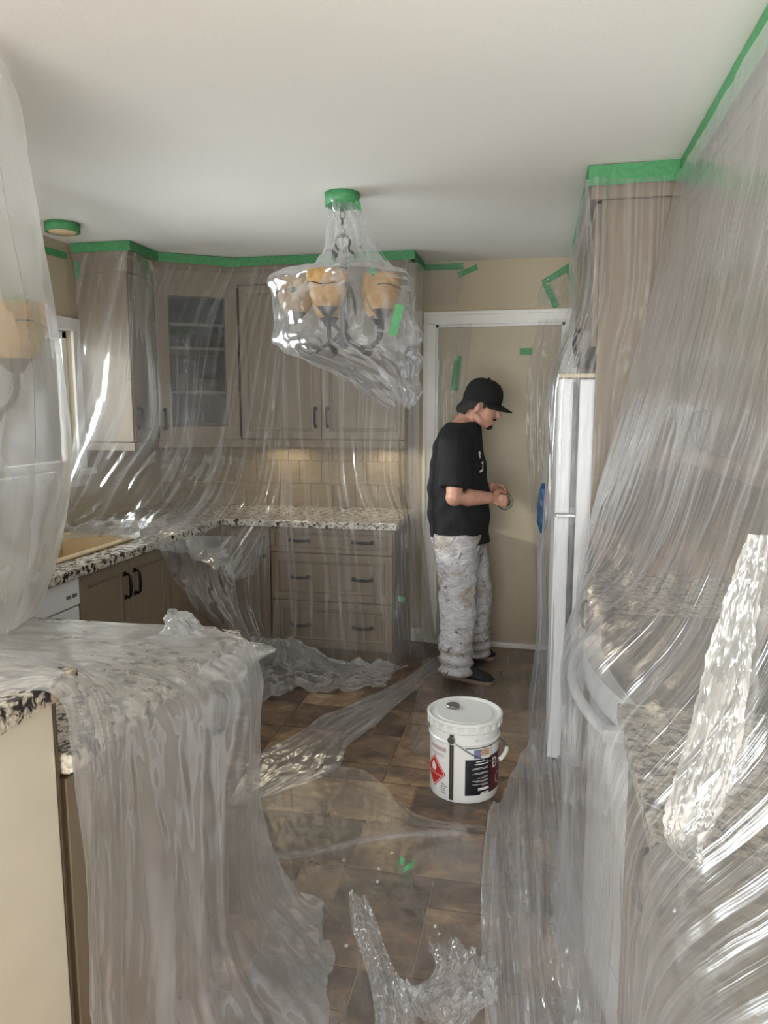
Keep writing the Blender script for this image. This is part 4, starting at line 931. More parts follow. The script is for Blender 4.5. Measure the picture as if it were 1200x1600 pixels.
# peninsula cover
def YZ(px, py, X): return tuple(AX(px, py, X))
Pn = [
 [(-1.75, 0.60, 1.10), (-1.75, 0.95, 1.10), (-1.75, 1.16, 1.06), (-1.70, 1.30, 0.935), (-1.60, 1.55, 0.93), (-1.50, 1.86, 0.925)],
 [(-1.25, 0.60, 1.09), (-1.25, 0.95, 1.09), (-1.25, 1.16, 1.08), (-1.20, 1.32, 0.975), (-1.15, 1.58, 0.94), (-1.05, 1.88, 0.925)],
 [(-0.92, 0.70, 1.09), (-0.92, 0.98, 1.09), (-0.90, 1.17, 1.08), (-0.90, 1.36, 0.975), (-0.93, 1.62, 0.94), (-0.90, 1.86, 0.925)],
 [(-0.775, 1.02, 1.08), (-0.775, 1.10, 1.065), (-0.765, 1.20, 1.01), (-0.74, 1.36, 0.93), (-0.70, 1.58, 0.925), (-0.74, 1.80, 0.93)],
 [(-0.755, 1.06, 0.90), (-0.755, 1.13, 0.90), (-0.745, 1.22, 0.86), (-0.715, 1.38, 0.80), (-0.66, 1.60, 0.80), (-0.70, 1.84, 0.80)],
 [(-0.755, 1.07, 0.62), (-0.755, 1.13, 0.60), (-0.735, 1.23, 0.58), (-0.69, 1.38, 0.55), (-0.69, 1.62, 0.55), (-0.73, 1.88, 0.55)],
 [(-0.75, 1.06, 0.36), (-0.75, 1.12, 0.34), (-0.72, 1.22, 0.32), (-0.66, 1.40, 0.30), (-0.68, 1.66, 0.28), (-0.72, 1.92, 0.28)],
 [(-0.73, 1.04, 0.10), (-0.73, 1.12, 0.10), (-0.68, 1.24, 0.10), (-0.58, 1.46, 0.12), (-0.60, 1.74, 0.12), (-0.68, 1.98, 0.10)],
 [(-0.66, 1.02, 0.02), (-0.66, 1.12, 0.02), (-0.58, 1.26, 0.02), (-0.49, 1.50, 0.02), (-0.52, 1.82, 0.02), (-0.62, 2.05, 0.02)],
]
sheet('plastic_sheet', 'thick clear plastic cover draped over the peninsula to the floor', Pn, 220, 200, M['film_pen'], 0.016, (7, 15, 34), (1, 0.6, 0.25), 1.6, 0.008, 8, 141, clampz=0.012, torn=0.03, shear=0.45,
      ampv=lambda U, V: (0.25+1.0*np.clip((V-0.3)*2, 0, 1))*np.clip(0.2+U*1.3, 0, 1))
# twisted peak of plastic at the far corner of the peninsula
pk = AY(272, 957, 1.80)
pr = [ringrow(pk[0]+dx, pk[1], pk[2]-dz, r, 7+i, 0.25, 12) for i, (dz, r, dx) in enumerate(((0.0, 0.010, -0.005), (0.012, 0.028, 0.0), (0.04, 0.045, 0.008), (0.07, 0.085, 0.02), (0.10, 0.15, 0.035), (0.125, 0.20, 0.05)))]
sheet('plastic_tuft', 'twisted tuft of plastic standing up at the far corner of the peninsula', pr, 90, 60, M['film_tuft'], 0.010, (6, 11, 21), (1, 0.6, 0.4), 1.5, 0.008, 8, 151, closed=True)
# floor plastic
def zrow(pix, z=0.012): return [tuple(AZ(px, py, z)) for px, py in pix]
sheet('floor_film', 'thin dusty clear plastic film spread over the slate floor', [zrow([(330,1220),(450,1210),(560,1200),(650,1270),(760,1290)]), zrow([(360,1300),(460,1290),(560,1290),(660,1300),(760,1310)]), zrow([(370,1380),(470,1370),(560,1370),(660,1390),(760,1390)]), zrow([(440,1480),(520,1460),(600,1450),(680,1460),(770,1470)]), zrow([(460,1640),(540,1640),(620,1640),(700,1640),(780,1640)])],
      120, 120, M['film_floor'], 0.002, (6, 14, 30), (1, 0.6, 0.4), 2, 0.004, 8, 161, clampz=0.004)
sheet('floor_film', 'thin clear plastic film lying around the feet and beside the pail', [zrow([(660,1030),(740,1020),(800,1018),(862,1020)]), zrow([(650,1090),(720,1100),(800,1090),(866,1090)]), zrow([(640,1150),(660,1180),(800,1170),(866,1180)], 0.01)],
      90, 70, M['film_floor'], 0.002, (6, 14, 30), (1, 0.6, 0.4), 2, 0.004, 8, 162, clampz=0.004)
sheet('plastic_strip', 'long flat plastic strip running from the drawers across the floor', [zrow([(690,1020),(700,1035)], 0.02), zrow([(600,1075),(640,1085)], 0.02), zrow([(520,1110),(590,1130)], 0.02), zrow([(440,1160),(545,1165)], 0.02), zrow([(390,1190),(520,1202)], 0.02), zrow([(350,1260),(400,1250)], 0.02)],
      40, 140, M['film_crumple'], 0.006, (3, 6, 12), (1, 0.6, 0.4), 1.5, 0.010, 9, 171, clampz=0.010)
sheet('plastic_strip', 'twisted plastic strip standing up off the floor towards the near edge', [zrow([(545,1395),(572,1402)], 0.06), zrow([(548,1440),(590,1440)], 0.06), zrow([(565,1490),(605,1485)], 0.05), zrow([(580,1545),(630,1540)], 0.04), zrow([(590,1630),(655,1620)], 0.03)],
      30, 110, M['film_crumple'], 0.010, (2, 5, 9), (1, 0.6, 0.4), 1.5, 0.010, 8, 181, clampz=0.010)
sheet('plastic_strip', 'ruffled torn plastic lump on the floor near the twisted strip', [zrow([(665,1480),(700,1475),(745,1490),(775,1520)], 0.03), zrow([(680,1510),(715,1500),(750,1515),(778,1545)], 0.07), zrow([(640,1545),(690,1535),(735,1540),(770,1565)], 0.06), zrow([(615,1540),(660,1560),(710,1575),(750,1580)], 0.04), zrow([(630,1580),(665,1595),(700,1602),(730,1606)], 0.02)],
      90, 70, M['film_crumple'], 0.010, (4, 9, 18), (1, 0.7, 0.5), 1.5, 0.022, 10, 191, clampz=0.010, torn=0.012)
sheet('plastic_strip', 'thin plastic fold stretched across the floor between peninsula and pail', [zrow([(380,1342),(380,1352)], 0.02), zrow([(480,1328),(482,1338)], 0.03), zrow([(600,1302),(602,1312)], 0.035), zrow([(720,1296),(722,1306)], 0.02)],
      14, 110, M['film_crumple'], 0.003, (2, 3, 6), (1, 0.5, 0.3), 1.0, 0.004, 8, 195, clampz=0.008)
Rf = [
 zrow([(770,1262),(800,1200),(840,1140),(872,1110)], 0.02), zrow([(760,1300),(800,1290),(850,1280),(905,1270)], 0.05), zrow([(752,1380),(805,1370),(855,1380),(915,1380)], 0.05),
 zrow([(752,1480),(810,1480),(860,1480),(930,1480)], 0.05), zrow([(760,1640),(820,1640),(880,1640),(950,1640)], 0.04)]
sheet('plastic_sheet', 'loose plastic gathered in long folds on the floor along the range', Rf, 120, 120, M['film_pen'], 0.022, (7, 14, 30), (1, 0.6, 0.4), 1.2, 0.012, 8, 201, clampz=0.010)

# ------------------------------------------------------------------ pail
pb = AZ(722, 1257, 0); PR = 0.141; PC = Vector((pb[0]-0.008, pb[1]+PR, 0)); PH = AY(722, 1110, PC.y)[2]
t = thing('paint_pail', 'large white metal pail with printed label and lid standing on the floor', 'pail', (PC.x, PC.y, 0))
pc = (PC.x, PC.y, 0.001)
obj('body', MB().lathe([(0.0,0.006),(PR-0.010,0.006),(PR-0.006,0.0),(PR-0.003,0.008),(PR-0.003,PH*0.72),(PR+0.002,PH*0.735),(PR+0.002,PH*0.75),(PR-0.002,PH*0.765),(PR-0.002,PH*0.86),(PR+0.003,PH*0.875),(PR+0.003,PH*0.89),(PR-0.002,PH*0.90),(PR-0.002,PH-0.012),(0.0,PH-0.012)], pc, 56), M['pail'], t, angle=35)
lid = obj('lid', MB().lathe([(PR-0.004,PH-0.034),(PR+0.006,PH-0.034),(PR+0.007,PH-0.012),(PR+0.010,PH-0.008),(PR+0.010,PH-0.001),(PR+0.004,PH+0.002),(PR-0.004,PH),(PR-0.010,PH-0.006),(PR-0.026,PH-0.007),(PR-0.030,PH-0.003),(PR-0.036,PH-0.004),(0.0,PH-0.004)], pc, 56), M['pail'], t, angle=35)
lugs = MB()
for k in range(22):
    a = 2*math.pi*k/22; lugs.box(-0.009, 0.009, -0.002, 0.002, PH-0.036, PH-0.012, T(PC.x+(PR+0.0065)*math.cos(a), PC.y+(PR+0.0065)*math.sin(a), 0.001, math.degrees(a)+90), b=0.0015)
q = put('lug_ring', lugs.mesh('lug_ring', M['pail'])); q.parent = lid
bc = AZ(708, 1104, PH)
q = put('spout_cap', MB().lathe([(0.026,PH-0.004),(0.028,PH+0.006),(0.026,PH+0.009),(0.023,PH+0.008),(0.0,PH+0.008)], (bc[0], bc[1], 0.001), 28).mesh('spout_cap', M['steel'], False)); q.parent = lid
camdir = math.atan2(-PC.y, -PC.x)
def cyl(s, z, e=0.0015):     # s = angle in degrees to the right as seen from the viewer
    a = camdir + math.radians(s); return (PC.x+(PR-0.003+e)*math.cos(a), PC.y+(PR-0.003+e)*math.sin(a), z)
def patch(s0, s1, z0, z1, e=0.0015):
    n = max(1, int(abs(s1-s0)/4)); m = MB(); vs = []
    for k in range(n+1): s_ = s0+(s1-s0)*k/n; vs += [cyl(s_, z0, e), cyl(s_, z1, e)]
    return m.add(vs, [(2*k, 2*k+2, 2*k+3, 2*k+1) for k in range(n)])
def join(*ms):
    m = MB()
    for q_ in ms: m.add(q_.v, q_.f)
    return m
def text_patch(txt, s_mid, zc, size, e=0.003, align='CENTER', extrude=0):
    cu = bpy.data.curves.new('lettering', 'FONT'); cu.body = txt; cu.size = size; cu.align_x = align; cu.align_y = 'CENTER'; cu.resolution_u = 3
    to = bpy.data.objects.new('lettering', cu); COL.objects.link(to); bpy.context.view_layer.update()
    me = bpy.data.meshes.new_from_object(to.evaluated_get(bpy.context.evaluated_depsgraph_get()))
    m = MB(); m.add([cyl(s_mid+math.degrees(v.co.x/PR), zc+v.co.y, e) for v in me.vertices], [tuple(p.vertices) for p in me.polygons])
    bpy.data.objects.remove(to); bpy.data.curves.remove(cu); bpy.data.meshes.remove(me); return m
H72 = PH*0.715
obj('side_seam', join(patch(-23.5, -21.5, 0.012, PH*0.86, 0.004), patch(-19.5, -16.5, 0.012, PH*0.86, 0.004)), M['seam'], t)
obj('side_seam_light', patch(-21.5, -19.5, 0.012, PH*0.86, 0.0045), M['steel'], t)
lab = obj('label', patch(2, 47, 0.035, H72*0.78), M['labelblack'], t)
def sub(name, m, mat, par): q_ = put(name, m.mesh(name, mat)); q_.parent = par; return q_
sub('label_maroon', patch(47, 92, 0.035, H72*0.80), M['labelmaroon'], lab)
sub('label_border', join(patch(2, 92, H72*0.975, H72*0.99), patch(48, 48.6, H72*0.80, H72*0.975)), M['labelblack'], lab)
sub('label_picture', patch(16, 28, H72*0.80, H72*0.955), M['labelblue'], lab)
sub('label_picture', patch(28, 44, H72*0.84, H72*0.955), M['labeltan'], lab)
lines = MB(); rl = random.Random(5)
for k, f in enumerate((0.735, 0.69, 0.63, 0.61, 0.545, 0.525, 0.47, 0.45, 0.405, 0.385, 0.34, 0.32, 0.27, 0.25)):
    z_ = H72*f; th = 0.004 if k < 2 else 0.0015; s0 = 42-rl.uniform(10, 30); lines = join(lines, patch(s0, 42, z_, z_+th, 0.0025))
for f in (0.205, 0.18, 0.125, 0.10): lines = join(lines, patch(44-rl.uniform(14, 26), 44, H72*f+0.012, H72*f+0.016, 0.0025))
sub('small_print', lines, M['labelwhite'], lab)
sub('lettering', text_patch('B-I', 64, H72*0.645, 0.062), M['labelwhite'], lab)
sub('emblem', join(*[patch(70+9*math.cos(a)-1.2, 70+9*math.cos(a)+1.2, H72*0.33+0.022*math.sin(a), H72*0.33+0.022*math.sin(a)+0.004, 0.0025) for a in np.linspace(0.6, 5.7, 16)]), M['labelwhite'], lab)
# flammable-liquid diamond
def diamond(sc, zc, hs, hz, e):
    n = 10; vs = []
    for k in range(n+1):
        f = -1+2*k/n; vs += [cyl(sc+hs*f, zc-hz*(1-abs(f)), e), cyl(sc+hs*f, zc+hz*(1-abs(f)), e)]
    return MB().add(vs, [(2*k, 2*k+2, 2*k+3, 2*k+1) for k in range(n)])
zc = H72*0.46
dia = obj('hazard_diamond', diamond(-56, zc, 25.5, 0.066, 0.0015), M['labelred'], t)
sub('diamond_border', diamond(-56, zc, 23.5, 0.061, 0.002), M['labelwhite'], dia)
sub('diamond_face', diamond(-56, zc, 22.2, 0.0575, 0.0025), M['labelred'], dia)
sub('flame', join(diamond(-57, zc+0.022, 6.0, 0.020, 0.003), diamond(-54, zc+0.016, 4.0, 0.016, 0.003), diamond(-60, zc+0.014, 3.5, 0.013, 0.003), patch(-62, -52, zc+0.001, zc+0.003, 0.003)), M['labelwhite'], dia)
sub('lettering', text_patch('FLAMMABLE LIQUID', -56, zc-0.010, 0.0105), M['labelwhite'], dia)
pr_ = MB(); 
for k in range(5): pr_ = join(pr_, patch(-40, -28-rl.uniform(0, 4), 0.030+0.009*k, 0.0325+0.009*k))
obj('fine_print', pr_, M['labelgrey'], t)
obj('print_box', join(patch(-68, -30, H72*0.86, H72*0.93), *[patch(-66, -32-rl.uniform(0,8), H72*(0.80-0.02*k), H72*(0.80-0.02*k)+0.002) for k in range(3)]), M['labelpink'], t)
obj('dent_mark', patch(17, 23, PH*0.80, PH*0.805, 0.004), M['seam'], t)
# bail handle
e0 = Vector(cyl(-20, PH*0.80, 0.006)); e1 = Vector(cyl(160, PH*0.80, 0.006))
ear = MB().tube([Vector(cyl(-20, PH*0.80, 0.0)), Vector(cyl(-20, PH*0.80, 0.014))], 0.014, 14)
obj('handle_ear', ear, M['steel'], t, angle=40)
bp = [Vector(cyl(s_, PH*f, e)) for s_, f, e in ((-20,0.80,0.010),(-8,0.735,0.008),(8,0.655,0.008),(24,0.585,0.008),(40,0.53,0.010),(54,0.495,0.014),(64,0.50,0.020),(72,0.535,0.028),(80,0.575,0.032),(90,0.60,0.026),(104,0.61,0.014),(120,0.64,0.008),(136,0.70,0.008),(150,0.76,0.008),(160,0.80,0.010))]
bp = [Vector(p) for p in cr(np.array([tuple(p) for p in bp]), 57)]
obj('bail', MB().tube(bp, 0.0022, 8), M['steel'], t, True)
obj('grip', MB().tube(bp[23:34], 0.0085, 12), M['labelwhite'], t, True)

# ------------------------------------------------------------------ scraps on the floor
sc = AZ(630, 1364, 0.0)
o = obj('tape_scrap', ribbon([(sc[0]-0.02, sc[1]-0.01, 0.020), (sc[0]-0.012, sc[1]+0.006, 0.045), (sc[0]+0.004, sc[1]+0.004, 0.032), (sc[0]+0.002, sc[1]-0.012, 0.018), (sc[0]+0.02, sc[1]-0.006, 0.03), (sc[0]+0.034, sc[1]+0.004, 0.034)], 0.022, (0.1,0.3,1), 0.0012, 0.25, 3), M['tape']); tag(o, 'crumpled scrap of green tape lying on the slate floor', 'tape')
for k, (px, py) in enumerate(((541,1478),(511,1566),(592,1358),(680,1448),(795,1430),(537,1345),(612,1333),(686,1460),(590,1378))):
    p = AZ(px, py, 0.006); r_ = random.Random(k); m = MB()
    n = 5+k % 3; pts = [(p[0]+r_.uniform(0.5,1)*0.007*math.cos(6.28*j/n), p[1]+r_.uniform(0.3,1)*0.012*math.sin(6.28*j/n)) for j in range(n)]
    o = obj('paint_chip', m.prism(pts, 0.006, 0.0085), M['chip']); tag(o, 'small pale flake lying on the plastic-covered slate floor', 'paint chip', 'pale flakes on the floor')

# ------------------------------------------------------------------ person
def blob(name, mb_, voxel, smooth=6, mat=None, parent=None, post=None):
    tmp = bpy.data.objects.new('tmp', mb_.mesh('tmp', None)); COL.objects.link(tmp)
    r_ = tmp.modifiers.new('r', 'REMESH'); r_.mode = 'VOXEL'; r_.voxel_size = voxel
    s_ = tmp.modifiers.new('s', 'SMOOTH'); s_.factor = 0.5; s_.iterations = smooth
    bpy.context.view_layer.update(); dg = bpy.context.evaluated_depsgraph_get()
    me = bpy.data.meshes.new_from_object(tmp.evaluated_get(dg)); me.name = name
    old = tmp.data; bpy.data.objects.remove(tmp); bpy.data.meshes.remove(old)
    if post is not None:
        co = np.empty(len(me.vertices)*3); me.vertices.foreach_get('co', co); no = np.empty(len(me.vertices)*3); me.vertex_normals.foreach_get('vector', no)
        co = post(co.reshape(-1, 3), no.reshape(-1, 3)); me.vertices.foreach_set('co', co.ravel())
    me.materials.clear(); me.materials.append(mat); me.polygons.foreach_set('use_smooth', [True]*len(me.polygons)); me.update()
    return put(name, me, parent)
YM = 4.19
def MP(px, py, Y=YM): return Vector(AY(px, py, Y))
man = thing('person', 'person in black t-shirt, black cap and paint-stained white trousers facing the fridge', 'person', (-0.36, YM, 0))
# torso rows: (y pixel, back px, front px, half width)
def torso_rings(grow, rows):
    out = []
    for py, b, f, hw in rows:
        p, q = MP(b, py), MP(f, py); c = (p+q)/2; out.append((c, Vector(((q.x-p.x)/2+grow, 0, 0)), Vector((0, hw+grow, 0))))
    return out
TR = [(652,712,744,0.075),(660,700,748,0.125),(672,690,750,0.175),(690,681,752,0.195),(720,674,757,0.198),(750,671,761,0.192),(780,670,764,0.186),(806,670,765,0.184),(830,673,764,0.186)]
# head frame
HC = MP(754, 633); hr = Matrix.Rotation(math.radians(17), 4, 'Y') ; HM = Matrix.Translation(HC) @ hr @ Matrix.Rotation(math.radians(-6), 4, 'Z')
def hp_(x, y, z): return HM @ Vector((x, y, z))
R3 = HM.to_3x3()
body = MB()
body.ell(hp_(-0.012,0,0.025), (0.092,0.074,0.098), 24, 14, rot=R3)
body.ell(hp_(0.034,0,-0.030), (0.054,0.056,0.078), 20, 12, rot=R3)
body.ell(hp_(0.062,0,-0.092), (0.026,0.030,0.024), 14, 10, rot=R3)
body.tube([hp_(-0.03,0.050,-0.045), hp_(0.02,0.044,-0.085), hp_(0.06,0.012,-0.098)], [0.022,0.022,0.02], 12)
body.tube([hp_(-0.03,-0.050,-0.045), hp_(0.02,-0.044,-0.085), hp_(0.06,-0.012,-0.098)], [0.022,0.022,0.02], 12)
body.tube([hp_(0.080,0,0.012), hp_(0.094,0,-0.010), hp_(0.110,0,-0.034), hp_(0.098,0,-0.042)], [0.009,0.011,0.014,0.012], 12)
body.tube([hp_(0.078,-0.036,0.018), hp_(0.088,0,0.020), hp_(0.078,0.036,0.018)], 0.011, 10)
body.tube([hp_(0.070,-0.022,-0.068), hp_(0.086,0,-0.064), hp_(0.070,0.022,-0.068)], [0.006,0.009,0.006], 10)
body.tube([hp_(0.068,-0.020,-0.078), hp_(0.083,0,-0.077), hp_(0.068,0.020,-0.078)], [0.006,0.009,0.006], 10)
for s in (-1, 1): body.ell(hp_(-0.010, s*0.077, -0.018), (0.019,0.009,0.031), 14, 10, rot=R3)
body.tube([hp_(-0.030,0,-0.03), hp_(-0.045,0,-0.085), MP(726,662), MP(716,690)], [0.062,0.058,0.066,0.10], 18)
body.rings(torso_rings(-0.022, TR), 24)
# arms
def arm(sh, el, wr, r):
    body.ell(el, (r*0.93, r*0.93, r*0.93), 14, 10)
    body.tube([sh, sh.lerp(el, 0.5), el, el.lerp(wr, 0.35), wr], [r*0.85, r*0.95, r*0.92, r*0.94, r*0.60], 16)
RS, RE, RW = MP(712, 687, YM-0.165), MP(710, 777, YM-0.245), MP(768, 778, YM-0.13)
LS, LE, LW = MP(716, 687, YM+0.165), MP(722, 765, YM+0.24), MP(772, 762, YM+0.04)
arm(RS, RE, RW, 0.052); arm(LS, LE, LW, 0.050)
# hands: palm + five jointed fingers closing round the tape roll
ROLL = MP(789, 784, YM-0.055)
def hand(wr, palm_end, tips, thumb):
    body.rings([(wr.lerp(palm_end, f), Vector((0,0.5,0.86))*a, Vector((0,-0.86,0.5))*b) for f, a, b in ((0,0.026,0.022),(0.35,0.036,0.019),(0.8,0.041,0.016),(1.0,0.037,0.014))], 16)
    for i, (kn, mid, tip) in enumerate(tips): body.tube([kn.lerp(palm_end, 0.4), kn, mid, tip], [0.0095, 0.0095, 0.0088, 0.0075], 10)
    body.tube(thumb, [0.013, 0.011, 0.010, 0.008], 10)
pe = MP(781, 781, YM-0.10)
tips = []
for i in range(4):
    z_ = 0.026-0.0175*i; ln = (0.9, 1.0, 0.95, 0.78)[i]
    kn = pe+Vector((0.006, -0.012, z_)); tips.append((kn, kn+Vector((0.030*ln, 0.008, -0.006)), kn+Vector((0.040*ln, 0.036, -0.012))))
hand(RW, pe, tips, [RW.lerp(pe, 0.35)+Vector((0,0.01,0.028)), RW.lerp(pe, 0.75)+Vector((0.004,0.022,0.044)), pe+Vector((0.014,0.032,0.040)), pe+Vector((0.034,0.040,0.030))])
pl_ = MP(786, 769, YM+0.0)
tips = []
for i in range(4):
    z_ = 0.020-0.016*i; ln = (0.9, 1.0, 0.95, 0.8)[i]
    kn = pl_+Vector((0.008, 0.012, z_)); tips.append((kn, kn+Vector((0.026*ln, -0.012, -0.014)), kn+Vector((0.026*ln, -0.036, -0.028))))
hand(LW, pl_, tips, [LW.lerp(pl_, 0.3)+Vector((0,-0.01,0.026)), LW.lerp(pl_, 0.8)+Vector((0.004,-0.026,0.034)), pl_+Vector((0.010,-0.036,0.024)), pl_+Vector((0.018,-0.046,0.008))])
# legs and feet of the body (inside the clothes)
RH, RK, RA = MP(715, 850, YM-0.10), MP(714, 955, YM-0.14), MP(712, 1048, YM-0.165)
LH, LK, LA = MP(728, 850, YM+0.10), MP(745, 935, YM+0.12), MP(742, 1014, YM+0.17)
body.rings([(MP(716,815), Vector((0.14,0,0)), Vector((0,0.165,0))), (MP(717,840), Vector((0.135,0,0)), Vector((0,0.168,0))), (MP(719,862), Vector((0.12,0,0)), Vector((0,0.15,0)))], 20)
SH_R = (Vector(AZ(694, 1054, 0)), Vector(AZ(770, 1071, 0))); SH_L = (Vector(AZ(708, 1021, 0)), Vector(AZ(773, 1031, 0)))
for h_, k_, a_, (q0, q1) in ((RH, RK, RA, SH_R), (LH, LK, LA, SH_L)):
    ank = q0.lerp(q1, 0.22)
    body.tube([h_, h_.lerp(k_, 0.5), k_, k_.lerp(a_, 0.35), Vector((ank.x, ank.y, 0.13)), Vector((ank.x, ank.y, 0.055))], [0.095, 0.085, 0.064, 0.062, 0.042, 0.03], 16)
    body.tube([q0.lerp(q1, 0.15)+Vector((0,0,0.048)), q0.lerp(q1, 0.5)+Vector((0,0,0.044)), q0.lerp(q1, 0.85)+Vector((0,0,0.036))], [0.024, 0.024, 0.016], 12)
blob('body', body, 0.0055, 3, M['skin'], man)
# eyes, goatee, hair
for s in (-1, 1):
    obj('eye', MB().ell(hp_(0.078, s*0.030, 0.000), (0.011,0.012,0.011), 14, 10), M['eyewhite'], man, True)
obj('goatee', crumple_blob(tuple(hp_(0.070, 0, -0.102)), (0.021,0.026,0.017), 2, amp=0.25), M['hair'], man, True)
obj('moustache', MB().tube([hp_(0.084,-0.024,-0.060), hp_(0.094,0,-0.053), hp_(0.084,0.024,-0.060)], [0.003,0.0055,0.003], 8), M['hair'], man, True)
hm = MB(); rh = random.Random(11)
for i in range(120):
    a = math.radians(rh.uniform(85, 275)); y_ = 0.074*math.sin(a); x_ = -0.018+0.086*math.cos(a)
    if x_ > 0.012: continue
    L_ = rh.uniform(0.55, 1.0)*(0.092 if x_ < -0.05 else 0.058)
    p0 = hp_(x_*0.95, y_*0.95, 0.03); p1 = hp_(x_*1.03-0.002, y_*1.03, -0.010); p2 = hp_(x_*1.12-0.008+rh.uniform(-0.014,0.008), y_*1.03, 0.012-L_)
    hm.tube([p0, p1, p2], [0.009, 0.0095, 0.0045], 7)
hm.tube([hp_(0.020,-0.074,0.03), hp_(0.026,-0.073,0.0), hp_(0.020,-0.072,-0.018)], [0.010,0.010,0.005], 8)
blob('hair', hm, 0.005, 1, M['hair'], man)
# cap
cp = MB(); n = 28; rows_ = []
for i, (f, z_) in enumerate(((1.0, 0.012), (1.03, 0.035), (1.0, 0.070), (0.90, 0.102), (0.68, 0.128), (0.36, 0.142), (0.05, 0.145))):
    rows_.append([hp_(-0.010+0.106*f*math.cos(a), 0.087*f*math.sin(a), z_+0.012*math.cos(a)*(1 if i < 2 else 0)) for a in np.linspace(0, 2*math.pi, n, endpoint=False)])
vs = [v for r in rows_ for v in r]; cp.add(vs, [(i*n+k, i*n+(k+1)%n, (i+1)*n+(k+1)%n, (i+1)*n+k) for i in range(6) for k in range(n)]+[tuple(6*n+k for k in range(n))])
cap = obj('cap', cp, M['cap'], man, True)
br = MB(); nb = 15; vs = []
for j, rr in enumerate((0.0, 0.35, 0.7, 1.0)):
    for k in range(nb):
        a = math.radians(-78+156*k/(nb-1)); x_ = -0.012+0.104*math.cos(a)+rr*0.078*math.cos(a*0.75)**0.8; y_ = 0.085*math.sin(a)*(1+0.02*rr)
        vs.append((x_, y_, 0.032-0.022*rr-0.012*(y_/0.085)**2))
vt = [hp_(*v) for v in vs]; vb = [hp_(v[0], v[1], v[2]-0.006) for v in vs]; N_ = len(vs)
fs = [(j*nb+k, j*nb+k+1, (j+1)*nb+k+1, (j+1)*nb+k) for j in range(3) for k in range(nb-1)]
edge = [k for k in range(nb)]+[j*nb+nb-1 for j in range(1, 4)]+[3*nb+k for k in range(nb-2, -1, -1)]+[j*nb for j in (2, 1)]
br.add(vt+vb, fs+[tuple(i+N_ for i in reversed(f)) for f in fs]+[(edge[i], edge[(i+1) % len(edge)], edge[(i+1) % len(edge)]+N_, edge[i]+N_) for i in range(len(edge))])
q = put('brim', br.mesh('brim', M['cap'], True)); q.parent = cap
q = put('button', MB().ell(hp_(-0.010,0,0.147), (0.008,0.008,0.005), 10, 6).mesh('button', M['cap'], True)); q.parent = cap
# t-shirt
ts = MB()
ts.rings(torso_rings(0.006, TR[1:]+[(840,676,764,0.188),(846,700,764,0.188)]), 28)
ts.tube([MP(720,690,YM), RS+Vector((0,0.02,-0.025)), RS.lerp(RE, 0.45), RS.lerp(RE, 0.84)], [0.085, 0.092, 0.088, 0.086], 18)
ts.tube([MP(720,690,YM), LS+Vector((0,-0.02,-0.025)), LS.lerp(LE, 0.45), LS.lerp(LE, 0.84)], [0.085, 0.090, 0.086, 0.084], 18)
def wrinkle(co, no):
    x, y, z_ = co.T; d = 0.004*np.sin(z_*46+6*y+3*np.sin(x*19))*np.clip((1.35-z_)/0.3, 0, 1) + 0.005*vn2(x*14+40, z_*9+40, 5) + 0.003*vn2(y*20+40, z_*22+40, 6)
    return co+no*d[:, None]
shirt = blob('t_shirt', ts, 0.007, 4, M['shirt'], man, wrinkle)
bpy.context.view_layer.update()
bv = BVHTree.FromPolygons([v.co.copy() for v in shirt.data.vertices], [tuple(p.vertices) for p in shirt.data.polygons])
off = Vector(man.location)
def print_on(poly, px, py, sc_, name):
    c0 = MP(px, py, YM-0.10); d = Vector((-0.75, 0.66, 0)).normalized(); side = Vector((0.66, 0.75, 0)).normalized(); m = MB(); vs = []
    for (a, b) in poly:
        o_ = c0 - d*0.5 + side*a*sc_ + Vector((0,0,b*sc_)); hit = bv.ray_cast(o_, d)
        if hit[0] is None: hit = (c0+side*a*sc_+Vector((0,0,b*sc_)), -d)
        vs.append(hit[0] + Vector(hit[1])*0.004)
    m.add(vs, [tuple(range(len(vs)))])
    q_ = put(name, m.mesh(name, M['labelwhite'])); q_.parent = shirt
print_on([(-0.5,-0.9),(-0.2,-0.2),(-0.5,0.2),(-0.35,0.8),(0.1,1.0),(0.5,0.7),(0.45,0.2),(0.2,0.0),(0.4,-0.9),(0.15,-0.9),(0.0,-0.3),(-0.25,-0.9)], 748, 711, 0.022, 'shirt_print')
print_on([(-0.6,-0.95),(0.4,-0.7),(0.5,0.8),(-0.1,0.7),(-0.1,0.4),(0.15,0.5),(0.1,-0.4),(-0.6,-0.65)], 753, 729, 0.034, 'shirt_print')
# trousers
def trouser(h_, k_, a_, r):
    m = MB(); ks = Vector((k_.x+0.005, k_.y, k_.z)); low = Vector((a_.x, a_.y, 0.085))
    pts = [h_+Vector((0,0,0.06)), h_, h_.lerp(ks, 0.5), ks, ks.lerp(low, 0.5), low, low+Vector((-0.004,0,-0.02))]
    ax = (r*1.18, r*1.15, r*1.0, r*0.88, r*0.84, r*0.84, r*0.86)
    m.rings([(p, Vector((q_*1.06,0,0)), Vector((0,q_*0.92,0))) for p, q_ in zip(pts, ax)], 22); return m
tr = join(trouser(RH, RK, RA, 0.108), trouser(LH, LK, LA, 0.104))
tr.rings([(MP(714,812), Vector((0.150,0,0)), Vector((0,0.172,0))), (MP(716,835), Vector((0.155,0,0)), Vector((0,0.176,0))), (MP(718,862), Vector((0.146,0,0)), Vector((0,0.172,0))), (MP(720,878), Vector((0.115,0,0)), Vector((0,0.14,0)))], 22)
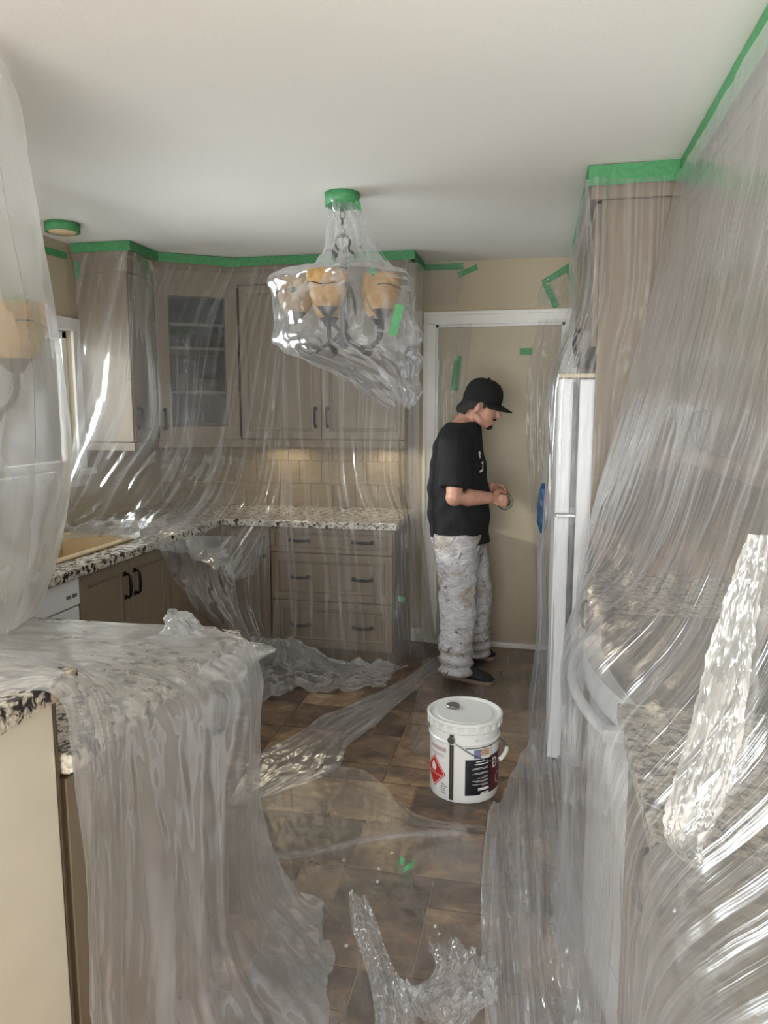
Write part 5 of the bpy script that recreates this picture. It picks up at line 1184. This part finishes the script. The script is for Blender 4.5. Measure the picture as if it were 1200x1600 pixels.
def pwr(co, no):
    x, y, z_ = co.T; low = np.clip((0.34-z_)/0.25, 0, 1)
    d = 0.009*vn2(x*16+40+z_*5, z_*14+40, 8)+0.004*vn2(y*18+40, z_*20+40+x*9, 9) + low*0.008*np.sin(z_*95+5*x+4*np.sin(y*17)) + 0.004*vn2(x*40+60, z_*34+60, 10)
    return co+no*d[:, None]
blob('trousers', tr, 0.0075, 3, M['pants'], man, pwr)
# shoes
def shoe(heel, toe, name):
    d = (toe-heel); L_ = d.length; f = d.normalized(); s_ = Vector((-f.y, f.x, 0)); up = Vector((0,0,1))
    up_ = MB()
    prof = ((0.0,0.030,0.040,0.052),(0.08,0.037,0.055,0.060),(0.30,0.040,0.058,0.062),(0.50,0.043,0.042,0.048),(0.72,0.046,0.032,0.040),(0.90,0.038,0.024,0.034),(1.0,0.018,0.014,0.028))
    up_.rings([(heel+f*L_*a+up*zc_, s_*w, up*h_) for a, w, h_, zc_ in prof], 20)
    sh = obj(name, up_, M['shoe'], man, True)
    sl = MB(); poly = []
    for sg in (1, -1):
        for a, w in ((-0.02,0.02),(0.02,0.036),(0.15,0.041),(0.45,0.043),(0.72,0.050),(0.90,0.043),(1.0,0.024),(1.02,0.0)) if sg == 1 else ((1.0,0.024),(0.90,0.043),(0.72,0.050),(0.45,0.043),(0.15,0.041),(0.02,0.036),(-0.02,0.02)):
            p = heel+f*L_*a+s_*w*sg; poly.append((p.x, p.y))
    sl.prism(poly, 0.002, 0.024); q_ = put('sole', sl.mesh('sole', M['sole'])); q_.parent = sh
    lc = MB()
    for a in (0.42, 0.50, 0.58):
        c_ = heel+f*L_*a+up*(0.092-0.03*(a-0.42)/0.16); lc.tube([c_-s_*0.026-up*0.006, c_+up*0.003, c_+s_*0.026-up*0.006], 0.0035, 6)
    q_ = put('laces', lc.mesh('laces', M['darkgrey'], True)); q_.parent = sh
shoe(*SH_R, 'shoe')
shoe(*SH_L, 'shoe')
# tape roll held in the hands
rl_ = obj('tape_roll', MB().lathe([(0.030,-0.017),(0.044,-0.017),(0.046,0.0),(0.044,0.017),(0.030,0.017),(0.030,-0.017)], (0,0,0), 32, Matrix.Translation(ROLL) @ Matrix.Rotation(math.radians(62), 4, 'X') @ Matrix.Rotation(math.radians(25), 4, 'Y')), M['taperoll'], None, True)
tag(rl_, 'roll of sage green masking tape held in the hands', 'tape roll')
